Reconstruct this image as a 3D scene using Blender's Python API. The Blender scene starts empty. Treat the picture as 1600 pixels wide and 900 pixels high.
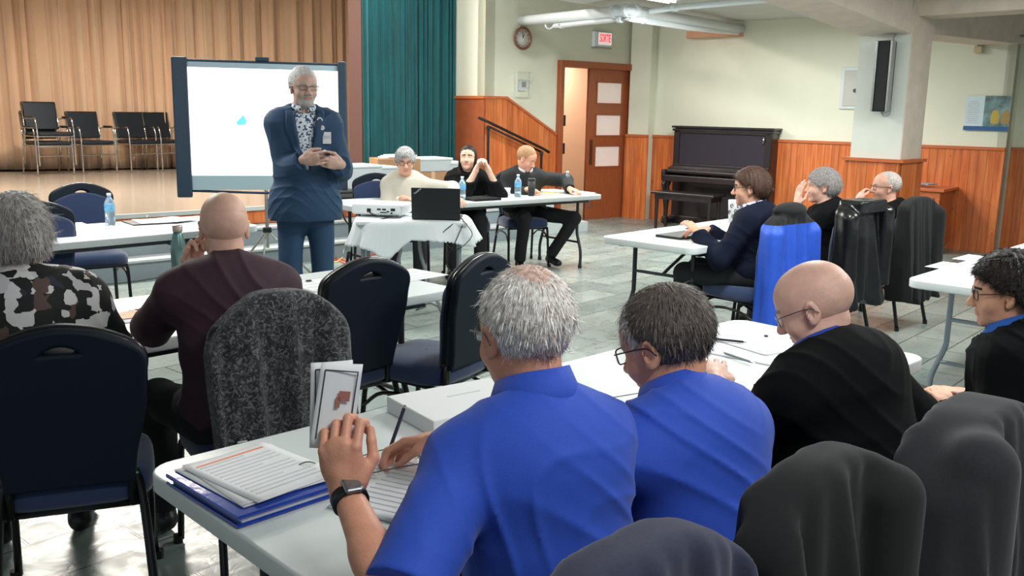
import bpy, bmesh, math, random
import numpy as np
from math import sin, cos, pi, radians, atan2, sqrt
from mathutils import Matrix, Vector, Euler
random.seed(7); RS = np.random.RandomState(5)
SC = bpy.context.scene
COL = SC.collection

# ------------------------------------------------------------------ camera, world, exposure, lights
CAM_H = 1.56; FPX = 1450.0
_d = np.array([-150.0, 7550.0, FPX]); _d /= np.linalg.norm(_d)
_up = -_d; _f = np.array([0, 0, 1.0]); _fw = _f - _up*(_f@_up); _fw /= np.linalg.norm(_fw)
_r = np.cross(_fw, _up)
if _r[0] < 0: _r = -_r
RW = np.array([_r, _fw, _up])                       # camera axes (x right, y down, z forward) -> world
def at(px, py, z):
    """world point at height z seen at photo pixel px,py (1600x900)"""
    d = RW @ np.array([px-800, py-450, FPX]); t = (z-CAM_H)/d[2]
    return Vector((d[0]*t, d[1]*t, z))
def aty(px, py, y):
    d = RW @ np.array([px-800, py-450, FPX]); t = y/d[1]
    return Vector((d[0]*t, y, d[2]*t+CAM_H))
def onwall(px, py, P, Q):
    """point on the vertical plane through P,Q"""
    d = RW @ np.array([px-800, py-450, FPX]); n = Vector((Q[1]-P[1], P[0]-Q[0]))
    t = (n.x*P[0]+n.y*P[1])/(n.x*d[0]+n.y*d[1])
    return Vector((d[0]*t, d[1]*t, d[2]*t+CAM_H))
cd = bpy.data.cameras.new('camera'); cam = bpy.data.objects.new('camera', cd); COL.objects.link(cam)
X = RW@np.array([1, 0, 0]); Y = RW@np.array([0, -1, 0]); Z = -(RW@np.array([0, 0, 1]))
m4 = Matrix.Identity(4)
for i in range(3): m4[i][0] = X[i]; m4[i][1] = Y[i]; m4[i][2] = Z[i]
m4[2][3] = CAM_H; cam.matrix_world = m4
cd.sensor_width = 36; cd.lens = FPX/1600*36; cd.clip_start = .05
SC.camera = cam
SC.view_settings.view_transform = 'Standard'; SC.view_settings.look = 'None'
SC.view_settings.gamma = 1; SC.view_settings.use_curve_mapping = False
SC.view_settings.exposure = 0.3
w = bpy.data.worlds.new('world'); SC.world = w; w.use_nodes = True
w.node_tree.nodes['Background'].inputs[0].default_value = (.86, .95, 1, 1)
w.node_tree.nodes['Background'].inputs[1].default_value = .36
def area_lamp(name, loc, sx, sy, power, col=(.98, 1, .97), rot=(0, 0, 0)):
    l = bpy.data.lights.new(name, 'AREA'); l.shape = 'RECTANGLE'; l.size = sx; l.size_y = sy
    l.energy = power; l.color = col
    o = bpy.data.objects.new(name, l); COL.objects.link(o); o.location = loc; o.rotation_euler = rot
    return o
U = Vector((cos(radians(46)), sin(radians(46)), 0)); V = Vector((-U.y, U.x, 0)); AU = radians(46)
CEIL = 2.85
LIGHTS = [(1.0, .7), (1.3, 4.8), (-2.9, 5.6), (-.2, 8.0), (1.22, 9.75), (2.9, 3.6), (-1.5, 10.6), (4.1, 6.3), (2.6, 10.6)]  # last two are added fill for the right wall, with no fixtures
for i, (lx, ly) in enumerate(LIGHTS):
    area_lamp('fluorescent_and_fill_lamp', (lx, ly, CEIL-.16 if i != 6 else 3.9), 1.2, .3, (38, 58, 46, 44, 60, 60, 70, 58, 58)[i], rot=(0, 0, AU))
area_lamp('stage_fill', (-5.0, 10.6, 4.2), 3.0, .5, 430, (1, .93, .84), rot=(radians(-18), 0, AU))  # unseen fill, added to brighten the stage and its curtain
area_lamp('hall_lamp', (.7, 15.3, 2.6), .8, .5, 45, (1, .93, .85))

# ------------------------------------------------------------------ materials
MATS = {}
def mat(name, col, rough=.6, metal=0, noise=0, nscale=20, bump=0, bscale=60, emit=0, trans=0, alpha=1, sheen=0, spec=.5, stretch=None, island=0, coat=0, sss=0):
    if name in MATS: return MATS[name]
    m = bpy.data.materials.new(name); m.use_nodes = True; nt = m.node_tree; b = nt.nodes['Principled BSDF']
    b.inputs['Base Color'].default_value = (*col, 1); b.inputs['Roughness'].default_value = rough
    b.inputs['Metallic'].default_value = metal; b.inputs['Specular IOR Level'].default_value = spec
    b.inputs['Transmission Weight'].default_value = trans; b.inputs['Alpha'].default_value = alpha
    if sheen: b.inputs['Sheen Weight'].default_value = sheen
    if coat: b.inputs['Coat Weight'].default_value = coat
    if sss:
        b.inputs['Subsurface Weight'].default_value = sss; b.inputs['Subsurface Radius'].default_value = (.01, .004, .002)
        b.inputs['Subsurface Scale'].default_value = 1
    if emit:
        b.inputs['Emission Color'].default_value = (*col, 1); b.inputs['Emission Strength'].default_value = emit
    tc = nt.nodes.new('ShaderNodeTexCoord'); mp = nt.nodes.new('ShaderNodeMapping')
    nt.links.new(tc.outputs['Object'], mp.inputs[0])
    if stretch: mp.inputs['Scale'].default_value = stretch
    if noise:
        n = nt.nodes.new('ShaderNodeTexNoise'); n.inputs['Scale'].default_value = nscale; n.inputs['Detail'].default_value = 5
        nt.links.new(mp.outputs[0], n.inputs['Vector'])
        r = nt.nodes.new('ShaderNodeValToRGB')
        r.color_ramp.elements[0].position = .3; r.color_ramp.elements[1].position = .7
        r.color_ramp.elements[0].color = (*[c*(1-noise) for c in col], 1)
        r.color_ramp.elements[1].color = (*[min(1, c*(1+noise)) for c in col], 1)
        nt.links.new(n.outputs[0], r.inputs[0]); out = r.outputs[0]
        if island:
            g = nt.nodes.new('ShaderNodeNewGeometry'); hs = nt.nodes.new('ShaderNodeHueSaturation')
            mr = nt.nodes.new('ShaderNodeMapRange'); mr.inputs[3].default_value = 1-island; mr.inputs[4].default_value = 1+island
            nt.links.new(g.outputs['Random Per Island'], mr.inputs[0]); nt.links.new(mr.outputs[0], hs.inputs['Value'])
            nt.links.new(out, hs.inputs['Color']); out = hs.outputs[0]
        nt.links.new(out, b.inputs['Base Color'])
    if bump:
        n2 = nt.nodes.new('ShaderNodeTexNoise'); n2.inputs['Scale'].default_value = bscale; n2.inputs['Detail'].default_value = 4
        nt.links.new(mp.outputs[0], n2.inputs['Vector'])
        bp = nt.nodes.new('ShaderNodeBump'); bp.inputs['Strength'].default_value = bump; bp.inputs['Distance'].default_value = .01
        nt.links.new(n2.outputs[0], bp.inputs['Height']); nt.links.new(bp.outputs[0], b.inputs['Normal'])
    MATS[name] = m; return m
def hx(h):
    c = [int(h[i:i+2], 16)/255 for i in (0, 2, 4)]
    return tuple((x/12.92 if x <= .04045 else ((x+.055)/1.055)**2.4) for x in c)
def nodes(name, rough=.6):
    m = bpy.data.materials.new(name); m.use_nodes = True; MATS[name] = m
    nt = m.node_tree; b = nt.nodes['Principled BSDF']; b.inputs['Roughness'].default_value = rough
    return m, nt, b, (lambda t: nt.nodes.new(t)), (lambda a, c: nt.links.new(a, c))
def ramp(N, stops):
    r = N('ShaderNodeValToRGB'); e = r.color_ramp.elements
    e[0].position, e[0].color = stops[0][0], (*stops[0][1], 1); e[1].position, e[1].color = stops[-1][0], (*stops[-1][1], 1)
    for p, c in stops[1:-1]:
        q = e.new(p); q.color = (*c, 1)
    return r
def wood_panel():
    m, nt, b, N, L = nodes('pine_board_panel', .32)
    tc = N('ShaderNodeTexCoord'); sp = N('ShaderNodeSeparateXYZ'); L(tc.outputs['Object'], sp.inputs[0])
    d = N('ShaderNodeMath'); d.operation = 'DIVIDE'; d.inputs[1].default_value = .092; L(sp.outputs[0], d.inputs[0])
    fl = N('ShaderNodeMath'); fl.operation = 'FLOOR'; L(d.outputs[0], fl.inputs[0])
    fr = N('ShaderNodeMath'); fr.operation = 'FRACT'; L(d.outputs[0], fr.inputs[0])
    wn = N('ShaderNodeTexWhiteNoise'); wn.noise_dimensions = '1D'; L(fl.outputs[0], wn.inputs['W'])
    cb = N('ShaderNodeCombineXYZ'); mu = N('ShaderNodeMath'); mu.operation = 'MULTIPLY'; mu.inputs[1].default_value = 9; L(sp.outputs[0], mu.inputs[0]); L(mu.outputs[0], cb.inputs[0])
    L(sp.outputs[2], cb.inputs[2]); w5 = N('ShaderNodeMath'); w5.operation = 'MULTIPLY'; w5.inputs[1].default_value = 7; L(wn.outputs[0], w5.inputs[0]); L(w5.outputs[0], cb.inputs[1])
    ns = N('ShaderNodeTexNoise'); ns.inputs['Scale'].default_value = 2.2; ns.inputs['Detail'].default_value = 6; L(cb.outputs[0], ns.inputs['Vector'])
    rp = ramp(N, [(.25, hx('b4582c')), (.5, hx('d0703a')), (.75, hx('e08a54'))]); L(ns.outputs[0], rp.inputs[0])
    # knots
    vo = N('ShaderNodeTexVoronoi'); vo.inputs['Scale'].default_value = 3.4
    mp = N('ShaderNodeMapping'); mp.inputs['Scale'].default_value = (1.6, 1.6, .8); L(tc.outputs['Object'], mp.inputs[0]); L(mp.outputs[0], vo.inputs['Vector'])
    kr = ramp(N, [(.03, (.30, .16, .1)), (.085, (1, 1, 1))]); L(vo.outputs[0], kr.inputs[0])
    mx = N('ShaderNodeMix'); mx.data_type = 'RGBA'; mx.blend_type = 'MULTIPLY'; mx.inputs[0].default_value = .7; L(rp.outputs[0], mx.inputs[6]); L(kr.outputs[0], mx.inputs[7])
    hs = N('ShaderNodeHueSaturation'); mr = N('ShaderNodeMapRange'); mr.inputs[3].default_value = .86; mr.inputs[4].default_value = 1.12
    L(wn.outputs[0], mr.inputs[0]); L(mr.outputs[0], hs.inputs['Value']); L(mx.outputs[2], hs.inputs['Color'])
    gr = ramp(N, [(0, (.35, .3, .28)), (.05, (1, 1, 1)), (.95, (1, 1, 1)), (1, (.35, .3, .28))]); L(fr.outputs[0], gr.inputs[0])
    m2 = N('ShaderNodeMix'); m2.data_type = 'RGBA'; m2.blend_type = 'MULTIPLY'; m2.inputs[0].default_value = .8; L(hs.outputs[0], m2.inputs[6]); L(gr.outputs[0], m2.inputs[7])
    L(m2.outputs[2], b.inputs['Base Color'])
    bp = N('ShaderNodeBump'); bp.inputs['Strength'].default_value = .5; bp.inputs['Distance'].default_value = .006; L(gr.outputs[0], bp.inputs['Height']); L(bp.outputs[0], b.inputs['Normal'])
    return m
def floor_mat():
    m, nt, b, N, L = nodes('slate_look_floor_tile', .3)
    tc = N('ShaderNodeTexCoord'); mp = N('ShaderNodeMapping'); mp.inputs['Rotation'].default_value = (0, 0, -AU-radians(3)); L(tc.outputs['Object'], mp.inputs[0])
    br = N('ShaderNodeTexBrick'); br.inputs['Scale'].default_value = 1; br.inputs['Brick Width'].default_value = .6; br.inputs['Row Height'].default_value = .3
    br.inputs['Mortar Size'].default_value = .006; br.inputs['Mortar Smooth'].default_value = .3; br.inputs['Bias'].default_value = 0
    br.inputs['Color1'].default_value = (*hx('7b8a88'), 1); br.inputs['Color2'].default_value = (*hx('9aa6a2'), 1); br.inputs['Mortar'].default_value = (*hx('565c5a'), 1)
    L(mp.outputs[0], br.inputs['Vector'])
    ns = N('ShaderNodeTexNoise'); ns.inputs['Scale'].default_value = 1.4; ns.inputs['Detail'].default_value = 8; ns.inputs['Distortion'].default_value = 1.2; L(mp.outputs[0], ns.inputs['Vector'])
    rp = ramp(N, [(.3, (.74, .75, .74)), (.5, (.92, .93, .91)), (.72, (1.08, 1.06, 1.02))]); L(ns.outputs[0], rp.inputs[0])
    mx = N('ShaderNodeMix'); mx.data_type = 'RGBA'; mx.blend_type = 'MULTIPLY'; mx.inputs[0].default_value = 1; L(br.outputs[0], mx.inputs[6]); L(rp.outputs[0], mx.inputs[7])
    L(mx.outputs[2], b.inputs['Base Color'])
    n2 = N('ShaderNodeTexNoise'); n2.inputs['Scale'].default_value = 7; n2.inputs['Detail'].default_value = 5; n2.inputs['Distortion'].default_value = 1.5; L(mp.outputs[0], n2.inputs['Vector'])
    ad = N('ShaderNodeMath'); ad.operation = 'MULTIPLY_ADD'; ad.inputs[1].default_value = -1.2; L(br.outputs['Fac'], ad.inputs[0]); L(n2.outputs[0], ad.inputs[2])
    bp = N('ShaderNodeBump'); bp.inputs['Strength'].default_value = .28; bp.inputs['Distance'].default_value = .012; L(ad.outputs[0], bp.inputs['Height']); L(bp.outputs[0], b.inputs['Normal'])
    r2 = ramp(N, [(.35, (.24,)*3), (.7, (.42,)*3)]); L(n2.outputs[0], r2.inputs[0]); L(r2.outputs[0], b.inputs['Roughness'])
    b.inputs['Specular IOR Level'].default_value = .5
    return m
def blocks_mat(name, cols, scale, rough=.75):
    m, nt, b, N, L = nodes(name, rough)
    tc = N('ShaderNodeTexCoord'); mp = N('ShaderNodeMapping'); mp.inputs['Scale'].default_value = scale; L(tc.outputs['Object'], mp.inputs[0])
    ns = N('ShaderNodeTexNoise'); ns.inputs['Scale'].default_value = 3; L(mp.outputs[0], ns.inputs['Vector'])
    va = N('ShaderNodeMix'); va.data_type = 'VECTOR'; va.inputs[0].default_value = .08; L(mp.outputs[0], va.inputs[4]); L(ns.outputs[1], va.inputs[5])
    vo = N('ShaderNodeTexVoronoi'); vo.distance = 'CHEBYCHEV'; vo.inputs['Scale'].default_value = 1; vo.inputs['Randomness'].default_value = .75; L(va.outputs[1], vo.inputs['Vector'])
    sp = N('ShaderNodeSeparateColor'); L(vo.outputs['Color'], sp.inputs[0])
    rp = ramp(N, cols); rp.color_ramp.interpolation = 'CONSTANT'; L(sp.outputs[0], rp.inputs[0]); L(rp.outputs[0], b.inputs['Base Color'])
    return m
M_pine = wood_panel(); M_floor = floor_mat()
M_wall = mat('cream_wall_paint', hx('e3e3cf'), .7, noise=.02, nscale=3, bump=.04, bscale=120)
M_col = mat('pale_grey_column_paint', hx('dadfd6'), .6, noise=.02, nscale=4, bump=.06, bscale=30)
M_beam = mat('rough_painted_concrete', hx('d8cabb'), .75, noise=.07, nscale=7, bump=.35, bscale=18)
M_ceil = mat('ceiling_paint', hx('c9c9c2'), .8, noise=.03, nscale=3)
M_trimw = mat('varnished_pine_trim', hx('c0673a'), .35, noise=.15, nscale=12, stretch=(1, 1, 8))
M_door = mat('stained_door_wood', hx('9c5230'), .35, noise=.16, nscale=9, stretch=(6, 6, .7))
M_peach = mat('peach_hallway_paint', hx('efc8a8'), .7)
M_stage = mat('waxed_stage_floor', hx('a89a8a'), .16, noise=.08, nscale=4, stretch=(1, 6, 1), spec=.7)
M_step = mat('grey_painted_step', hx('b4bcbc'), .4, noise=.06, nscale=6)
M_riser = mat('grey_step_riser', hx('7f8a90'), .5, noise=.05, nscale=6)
M_beige = mat('beige_curtain_cloth', hx('dcb898'), .85, noise=.07, nscale=3, bump=.08, bscale=300, sheen=.2, stretch=(1, 1, .3))
M_green = mat('green_curtain_cloth', hx('0b5358'), .85, noise=.22, nscale=16, bump=.1, bscale=250, sheen=.15, stretch=(1, 1, .12))
M_brown = mat('dark_brown_wing_wall', hx('5b3f38'), .8)
M_white = mat('white_table_plastic', hx('d2d8d8'), .4, noise=.015, nscale=6, bump=.05, bscale=400)
M_dgrey = mat('dark_grey_tube_metal', hx('3c3f43'), .4, metal=.6)
M_lgrey = mat('light_grey_tube_metal', hx('8d959c'), .4, metal=.5)
M_black = mat('black_plastic', hx('101114'), .4)
M_cblack = mat('black_chair_frame', hx('131417'), .3, metal=.4, coat=.3)
M_navyf = mat('navy_chair_fabric', hx('1c2f55'), .85, noise=.18, nscale=220, sheen=.4)
M_navyb = mat('navy_chair_back_vinyl', hx('0a1724'), .6, noise=.12, nscale=180, spec=.25)
M_chrome = mat('chrome_tube', hx('c9c6c0'), .18, metal=1)
M_vinyl = mat('black_vinyl', hx('1b2027'), .35, noise=.1, nscale=30)
M_paper = mat('white_paper', hx('dcdde0'), .7)
M_ink = mat('grey_print', hx('c3c4ca'), .7)
M_dink = mat('dark_print', hx('33343a'), .7)
M_orange = mat('orange_print', hx('dd7b4f'), .6)
M_bluef = mat('glossy_blue_folder', hx('1c3f9f'), .12, coat=.5, bump=.1, bscale=25)
M_screen = mat('lit_projection_cloth', (1, 1, 1), .6, emit=1.15)
M_scase = mat('blue_black_screen_border', hx('22384c'), .5)
M_piano = mat('dark_piano_wood', hx('221b1d'), .28, noise=.2, nscale=10, stretch=(1, 1, .2), coat=.2)
M_pianop = mat('piano_fretwork_cloth', hx('2a2430'), .8, noise=.25, nscale=150)
M_carton = mat('brown_cardboard', hx('a8815f'), .85, noise=.05, nscale=8)
M_bin = mat('frosted_bin_plastic', hx('d5dde0'), .3, trans=.25, spec=.5)
M_pipe = mat('white_pipe_paint', hx('dfe6ea'), .35)
M_tube = mat('lit_fluorescent_tube', (1, 1, 1), .5, emit=3)
M_red = mat('red_sign_letters', hx('f02a3c'), .5, emit=1.0)
M_signw = mat('lit_white_sign_face', hx('f4e9e6'), .5, emit=.35)
M_speak = mat('speaker_grille', hx('16191c'), .6, noise=.3, nscale=400)
M_alu = mat('brushed_aluminium', hx('a9aaa8'), .3, metal=.8)
M_bottle = mat('pale_blue_clear_plastic', hx('cfe6f4'), .08, trans=.75, alpha=1)
M_label = mat('blue_bottle_label', hx('6fb0dc'), .5, noise=.35, nscale=60)
M_teal = mat('brushed_teal_steel', hx('6f8f8d'), .25, metal=.7)
M_cloth = mat('white_table_linen', hx('d5dcde'), .8, bump=.15, bscale=20)
M_wbox = mat('white_projector_shell', hx('e3e8ea'), .35)
M_yellow = mat('yellow_notepad', hx('efe08a'), .7)
M_watch = mat('watch_steel', hx('8a9298'), .25, metal=.9)
M_lens = mat('spectacle_lens', hx('f4f8fa'), .03, trans=1, alpha=.25)
M_redc = mat('orange_red_cord', hx('d8502e'), .5)

# ------------------------------------------------------------------ mesh helpers
def link(name, me, parent=None, loc=None, rotz=0, smooth=False):
    o = bpy.data.objects.new(name, me); COL.objects.link(o)
    if parent: o.parent = parent
    if loc is not None: o.location = loc
    if rotz: o.rotation_euler = (0, 0, rotz)
    if smooth and me:
        me.polygons.foreach_set('use_smooth', [True]*len(me.polygons)); me.update()
    return o
def tag(o, label=None, cat=None, group=None, kind=None):
    if label: o['label'] = label
    if cat: o['category'] = cat
    if group: o['group'] = group
    if kind: o['kind'] = kind
    return o
def empty(name, loc, rotz=0, label=None, cat=None, group=None):
    o = bpy.data.objects.new(name, None); COL.objects.link(o); o.location = loc; o.rotation_euler = (0, 0, rotz); o.empty_display_size = .1
    return tag(o, label, cat, group)
class MB:
    """collects shapes into one mesh"""
    def __init__(s): s.bm = bmesh.new(); s.mi = 0
    def _set(s, faces):
        for f in faces: f.material_index = s.mi
    def box(s, c, size, rot=None, bev=0, seg=2):
        r = bmesh.ops.create_cube(s.bm, size=1); vs = r['verts']
        M = Matrix.Translation(Vector(c)) @ (rot.to_4x4() if rot else Matrix.Identity(4)) @ Matrix.Diagonal((*size, 1))
        bmesh.ops.transform(s.bm, matrix=M, verts=vs)
        fs = list({f for v in vs for f in v.link_faces}); s._set(fs)
        if bev:
            es = list({e for v in vs for e in v.link_edges})
            q = bmesh.ops.bevel(s.bm, geom=es, offset=bev, segments=seg, affect='EDGES', profile=.5); s._set(q['faces'])
        return s
    def rod(s, a, b, r, r2=None, n=12):
        a = Vector(a); b = Vector(b); d = b-a; L = d.length
        if L < 1e-6: return s
        q = d.to_track_quat('Z', 'Y').to_matrix().to_4x4()
        rr = bmesh.ops.create_cone(s.bm, cap_ends=True, segments=n, radius1=r, radius2=r if r2 is None else r2, depth=L)
        bmesh.ops.transform(s.bm, matrix=Matrix.Translation((a+b)/2) @ q, verts=rr['verts'])
        s._set({f for v in rr['verts'] for f in v.link_faces}); return s
    def ball(s, c, r, n=12, sc=(1, 1, 1)):
        rr = bmesh.ops.create_uvsphere(s.bm, u_segments=n, v_segments=max(6, n//2+2), radius=r)
        bmesh.ops.transform(s.bm, matrix=Matrix.Translation(Vector(c)) @ Matrix.Diagonal((*sc, 1)), verts=rr['verts'])
        s._set({f for v in rr['verts'] for f in v.link_faces}); return s
    def tube(s, pts, r, n=10, closed=False, sub=0):
        P = [Vector(p) for p in pts]
        if sub: P = spline(P, sub, closed)
        k = len(P); rings = []; prev = None
        for i, p in enumerate(P):
            if closed: t = P[(i+1) % k]-P[i-1]
            else: t = P[min(i+1, k-1)]-P[max(i-1, 0)]
            t.normalize()
            if prev is None:
                a = Vector((0, 0, 1)) if abs(t.z) < .9 else Vector((1, 0, 0)); x = t.cross(a).normalized()
            else:
                x = prev-t*prev.dot(t); x = x.normalized() if x.length > 1e-6 else t.orthogonal().normalized()
            prev = x; y = t.cross(x); rad = r[i*len(r)//k] if isinstance(r, (list, tuple)) else r
            rings.append([s.bm.verts.new(p+(x*cos(2*pi*j/n)+y*sin(2*pi*j/n))*rad) for j in range(n)])
        for i in range(k if closed else k-1):
            A = rings[i]; B = rings[(i+1) % k]
            for j in range(n):
                try: f = s.bm.faces.new((A[j], A[(j+1) % n], B[(j+1) % n], B[j])); f.material_index = s.mi; f.smooth = True
                except ValueError: pass
        if not closed:
            for R_ in (rings[0][::-1], rings[-1]):
                f = s.bm.faces.new(R_); f.material_index = s.mi
        return s
    def lathe(s, prof, c=(0, 0, 0), n=24, axis=None):
        c = Vector(c); rings = []
        for r, z in prof:
            rings.append([s.bm.verts.new(c+Vector((r*cos(2*pi*j/n), r*sin(2*pi*j/n), z))) for j in range(n)])
        for A, B in zip(rings, rings[1:]):
            for j in range(n):
                f = s.bm.faces.new((A[j], A[(j+1) % n], B[(j+1) % n], B[j])); f.material_index = s.mi; f.smooth = True
        for R_ in (rings[0][::-1], rings[-1]):
            try: f = s.bm.faces.new(R_); f.material_index = s.mi
            except ValueError: pass
        return s
    def grid(s, rows, closed=False):
        vs = [[s.bm.verts.new(p) for p in r] for r in rows]
        for i in range(len(vs)-1):
            n = len(vs[i])
            for j in range(n if closed else n-1):
                f = s.bm.faces.new((vs[i][j], vs[i][(j+1) % n], vs[i+1][(j+1) % n], vs[i+1][j])); f.material_index = s.mi; f.smooth = True
        return vs
    def poly(s, pts):
        f = s.bm.faces.new([s.bm.verts.new(p) for p in pts]); f.material_index = s.mi; return s
    def prism(s, pts, z0, z1):
        """footprint polygon (counter-clockwise) extruded in z"""
        a = [s.bm.verts.new((p[0], p[1], z0)) for p in pts]; b = [s.bm.verts.new((p[0], p[1], z1)) for p in pts]
        n = len(pts); fs = [s.bm.faces.new(a[::-1]), s.bm.faces.new(b)]
        for i in range(n): fs.append(s.bm.faces.new((a[i], a[(i+1) % n], b[(i+1) % n], b[i])))
        s._set(fs); return s
    def build(s, name, mats, parent=None, loc=None, rotz=0, smooth=False, solid=0, fix=True):
        if fix: bmesh.ops.recalc_face_normals(s.bm, faces=s.bm.faces)
        me = bpy.data.meshes.new(name); s.bm.to_mesh(me); s.bm.free()
        for m in (mats if isinstance(mats, (list, tuple)) else [mats]): me.materials.append(m)
        o = link(name, me, parent, loc, rotz)
        if smooth: me.polygons.foreach_set('use_smooth', [True]*len(me.polygons))
        if solid:
            md = o.modifiers.new('thickness', 'SOLIDIFY'); md.thickness = solid; md.offset = 0
        return o
def spline(P, sub, closed=False):
    out = []; k = len(P)
    rng = range(k if closed else k-1)
    for i in rng:
        p0 = P[i-1] if (closed or i > 0) else P[0]*2-P[1]
        p1 = P[i]; p2 = P[(i+1) % k]; p3 = P[(i+2) % k] if (closed or i+2 < k) else P[-1]*2-P[-2]
        for j in range(sub):
            t = j/sub
            out.append(.5*((2*p1)+(p2-p0)*t+(2*p0-5*p1+4*p2-p3)*t*t+(3*p1-p0-3*p2+p3)*t**3))
    if not closed: out.append(P[-1].copy())
    return out
def shape2d(outlines, depth, bevel=0, res=2):
    """2D outlines (x,y) with holes -> mesh extruded along z by +-depth"""
    cu = bpy.data.curves.new('t', 'CURVE'); cu.dimensions = '2D'; cu.fill_mode = 'BOTH'; cu.extrude = depth; cu.bevel_depth = bevel; cu.bevel_resolution = res
    for ol in outlines:
        sp = cu.splines.new('POLY'); sp.points.add(len(ol)-1); sp.use_cyclic_u = True
        for i, (x, y) in enumerate(ol): sp.points[i].co = (x, y, 0, 1)
    return curve_mesh(cu)
def curve_mesh(cu):
    o = bpy.data.objects.new('t', cu); COL.objects.link(o)
    dg = bpy.context.evaluated_depsgraph_get(); dg.update()
    me = bpy.data.meshes.new_from_object(o.evaluated_get(dg))
    bpy.data.objects.remove(o); bpy.data.curves.remove(cu); me.materials.clear(); return me
def text_mesh(s, size, depth=.0006, bold=0):
    cu = bpy.data.curves.new('t', 'FONT'); cu.body = s; cu.size = size; cu.extrude = depth; cu.align_x = 'CENTER'; cu.align_y = 'CENTER'; cu.offset = bold; cu.resolution_u = 3
    return curve_mesh(cu)
def xf(me, M): me.transform(M); return me
def dup(root, loc, rotz, label=None, group=None, cat=None):
    r = root.copy(); COL.objects.link(r); r.location = loc; r.rotation_euler = (root.rotation_euler.x, root.rotation_euler.y, rotz)
    if label: r['label'] = label
    if group: r['group'] = group
    if cat: r['category'] = cat
    for ch in list(root.children):
        c = ch.copy(); COL.objects.link(c); c.parent = r
        for g in ch.children:
            d = g.copy(); COL.objects.link(d); d.parent = c
    return r

# ------------------------------------------------------------------ implicit-surface modeller (organic shapes)
class SDF:
    def __init__(s): s.ops = []
    def _n(s, a): return np.array(a, dtype=np.float32)
    def cap(s, a, b, ra, rb=None, k=.01, op='+', flat=False):
        a = s._n(a); b = s._n(b); rb = ra if rb is None else rb; m = max(ra, rb)
        d = b-a; L2 = float(d@d)+1e-12; un = d/np.sqrt(L2)
        def f(x, y, z):
            px = x-a[0]; py = y-a[1]; pz = z-a[2]
            t0 = (px*d[0]+py*d[1]+pz*d[2])/L2; t = np.clip(t0, 0, 1)
            r = np.sqrt((px-t*d[0])**2+(py-t*d[1])**2+(pz-t*d[2])**2)-(ra+(rb-ra)*t)
            if flat: r = np.maximum(r, (t0-1)*math.sqrt(L2))
            return r
        s.ops.append((op, f, np.minimum(a, b)-m, np.maximum(a, b)+m, k)); return s
    def ell(s, c, r, R=None, k=.01, op='+'):
        c = s._n(c); r = s._n(r); R = np.eye(3, dtype=np.float32) if R is None else np.array(R, dtype=np.float32)
        ext = np.sqrt(((R*r)**2).sum(1))
        def f(x, y, z):
            px = x-c[0]; py = y-c[1]; pz = z-c[2]; k0 = 0; k1 = 0
            for i in range(3):
                q = px*R[0, i]+py*R[1, i]+pz*R[2, i]; k0 = k0+(q/r[i])**2; k1 = k1+(q/r[i]**2)**2
            k0 = np.sqrt(k0); return k0*(k0-1)/(np.sqrt(k1)+1e-6)
        s.ops.append((op, f, c-ext, c+ext, k)); return s
    def box(s, c, h, R=None, rnd=.01, k=.01, op='+'):
        c = s._n(c); h = s._n(h); R = np.eye(3, dtype=np.float32) if R is None else np.array(R, dtype=np.float32)
        ext = (np.abs(R)*h).sum(1)
        def f(x, y, z):
            px = x-c[0]; py = y-c[1]; pz = z-c[2]; o = 0; mx = None
            for i in range(3):
                q = np.abs(px*R[0, i]+py*R[1, i]+pz*R[2, i])-(h[i]-rnd); o = o+np.maximum(q, 0)**2; mx = q if mx is None else np.maximum(mx, q)
            return np.sqrt(o)+np.minimum(mx, 0)-rnd
        s.ops.append((op, f, c-ext, c+ext, k)); return s
    def fn(s, f, lo, hi, k=.01, op='+'):
        s.ops.append((op, f, s._n(lo), s._n(hi), k)); return s
    def plane(s, p, n, k=.004):
        """cut away everything on the side n points to"""
        p = s._n(p); n = s._n(n); n = n/np.linalg.norm(n)
        s.ops.append(('-', lambda x, y, z: -((x-p[0])*n[0]+(y-p[1])*n[1]+(z-p[2])*n[2]), None, None, k)); return s
    def disp(s, f): s.ops.append(('d', f, None, None, 0)); return s
    def mesh(s, h):
        P = [o for o in s.ops if o[0] == '+']
        lo = np.min([o[2] for o in P], 0)-4*h-.012; hi = np.max([o[3] for o in P], 0)+4*h+.012
        n = np.ceil((hi-lo)/h).astype(int)+1
        ax = [(lo[i]+h*np.arange(n[i])).astype(np.float32) for i in range(3)]
        D = np.full(n, 1.0, dtype=np.float32)
        for op, f, l, u, k in s.ops:
            if l is None: sl = (slice(None),)*3
            else:
                mg = k+3*h
                i0 = np.clip(np.floor((l-mg-lo)/h).astype(int), 0, n); i1 = np.clip(np.ceil((u+mg-lo)/h).astype(int)+1, 0, n)
                if (i1 <= i0).any(): continue
                sl = tuple(slice(a, b) for a, b in zip(i0, i1))
            x = ax[0][sl[0]][:, None, None]; y = ax[1][sl[1]][None, :, None]; z = ax[2][sl[2]][None, None, :]
            v = f(x, y, z); S = D[sl]
            if op == 'd': D[sl] = S+v; continue
            if op == '+':
                g = np.maximum(k-np.abs(S-v), 0)/k; D[sl] = np.minimum(S, v)-g*g*k*.25
            else:
                g = np.maximum(k-np.abs(S+v), 0)/k; D[sl] = np.maximum(S, -v)+g*g*k*.25
        return nets(D, lo, h)
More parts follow.
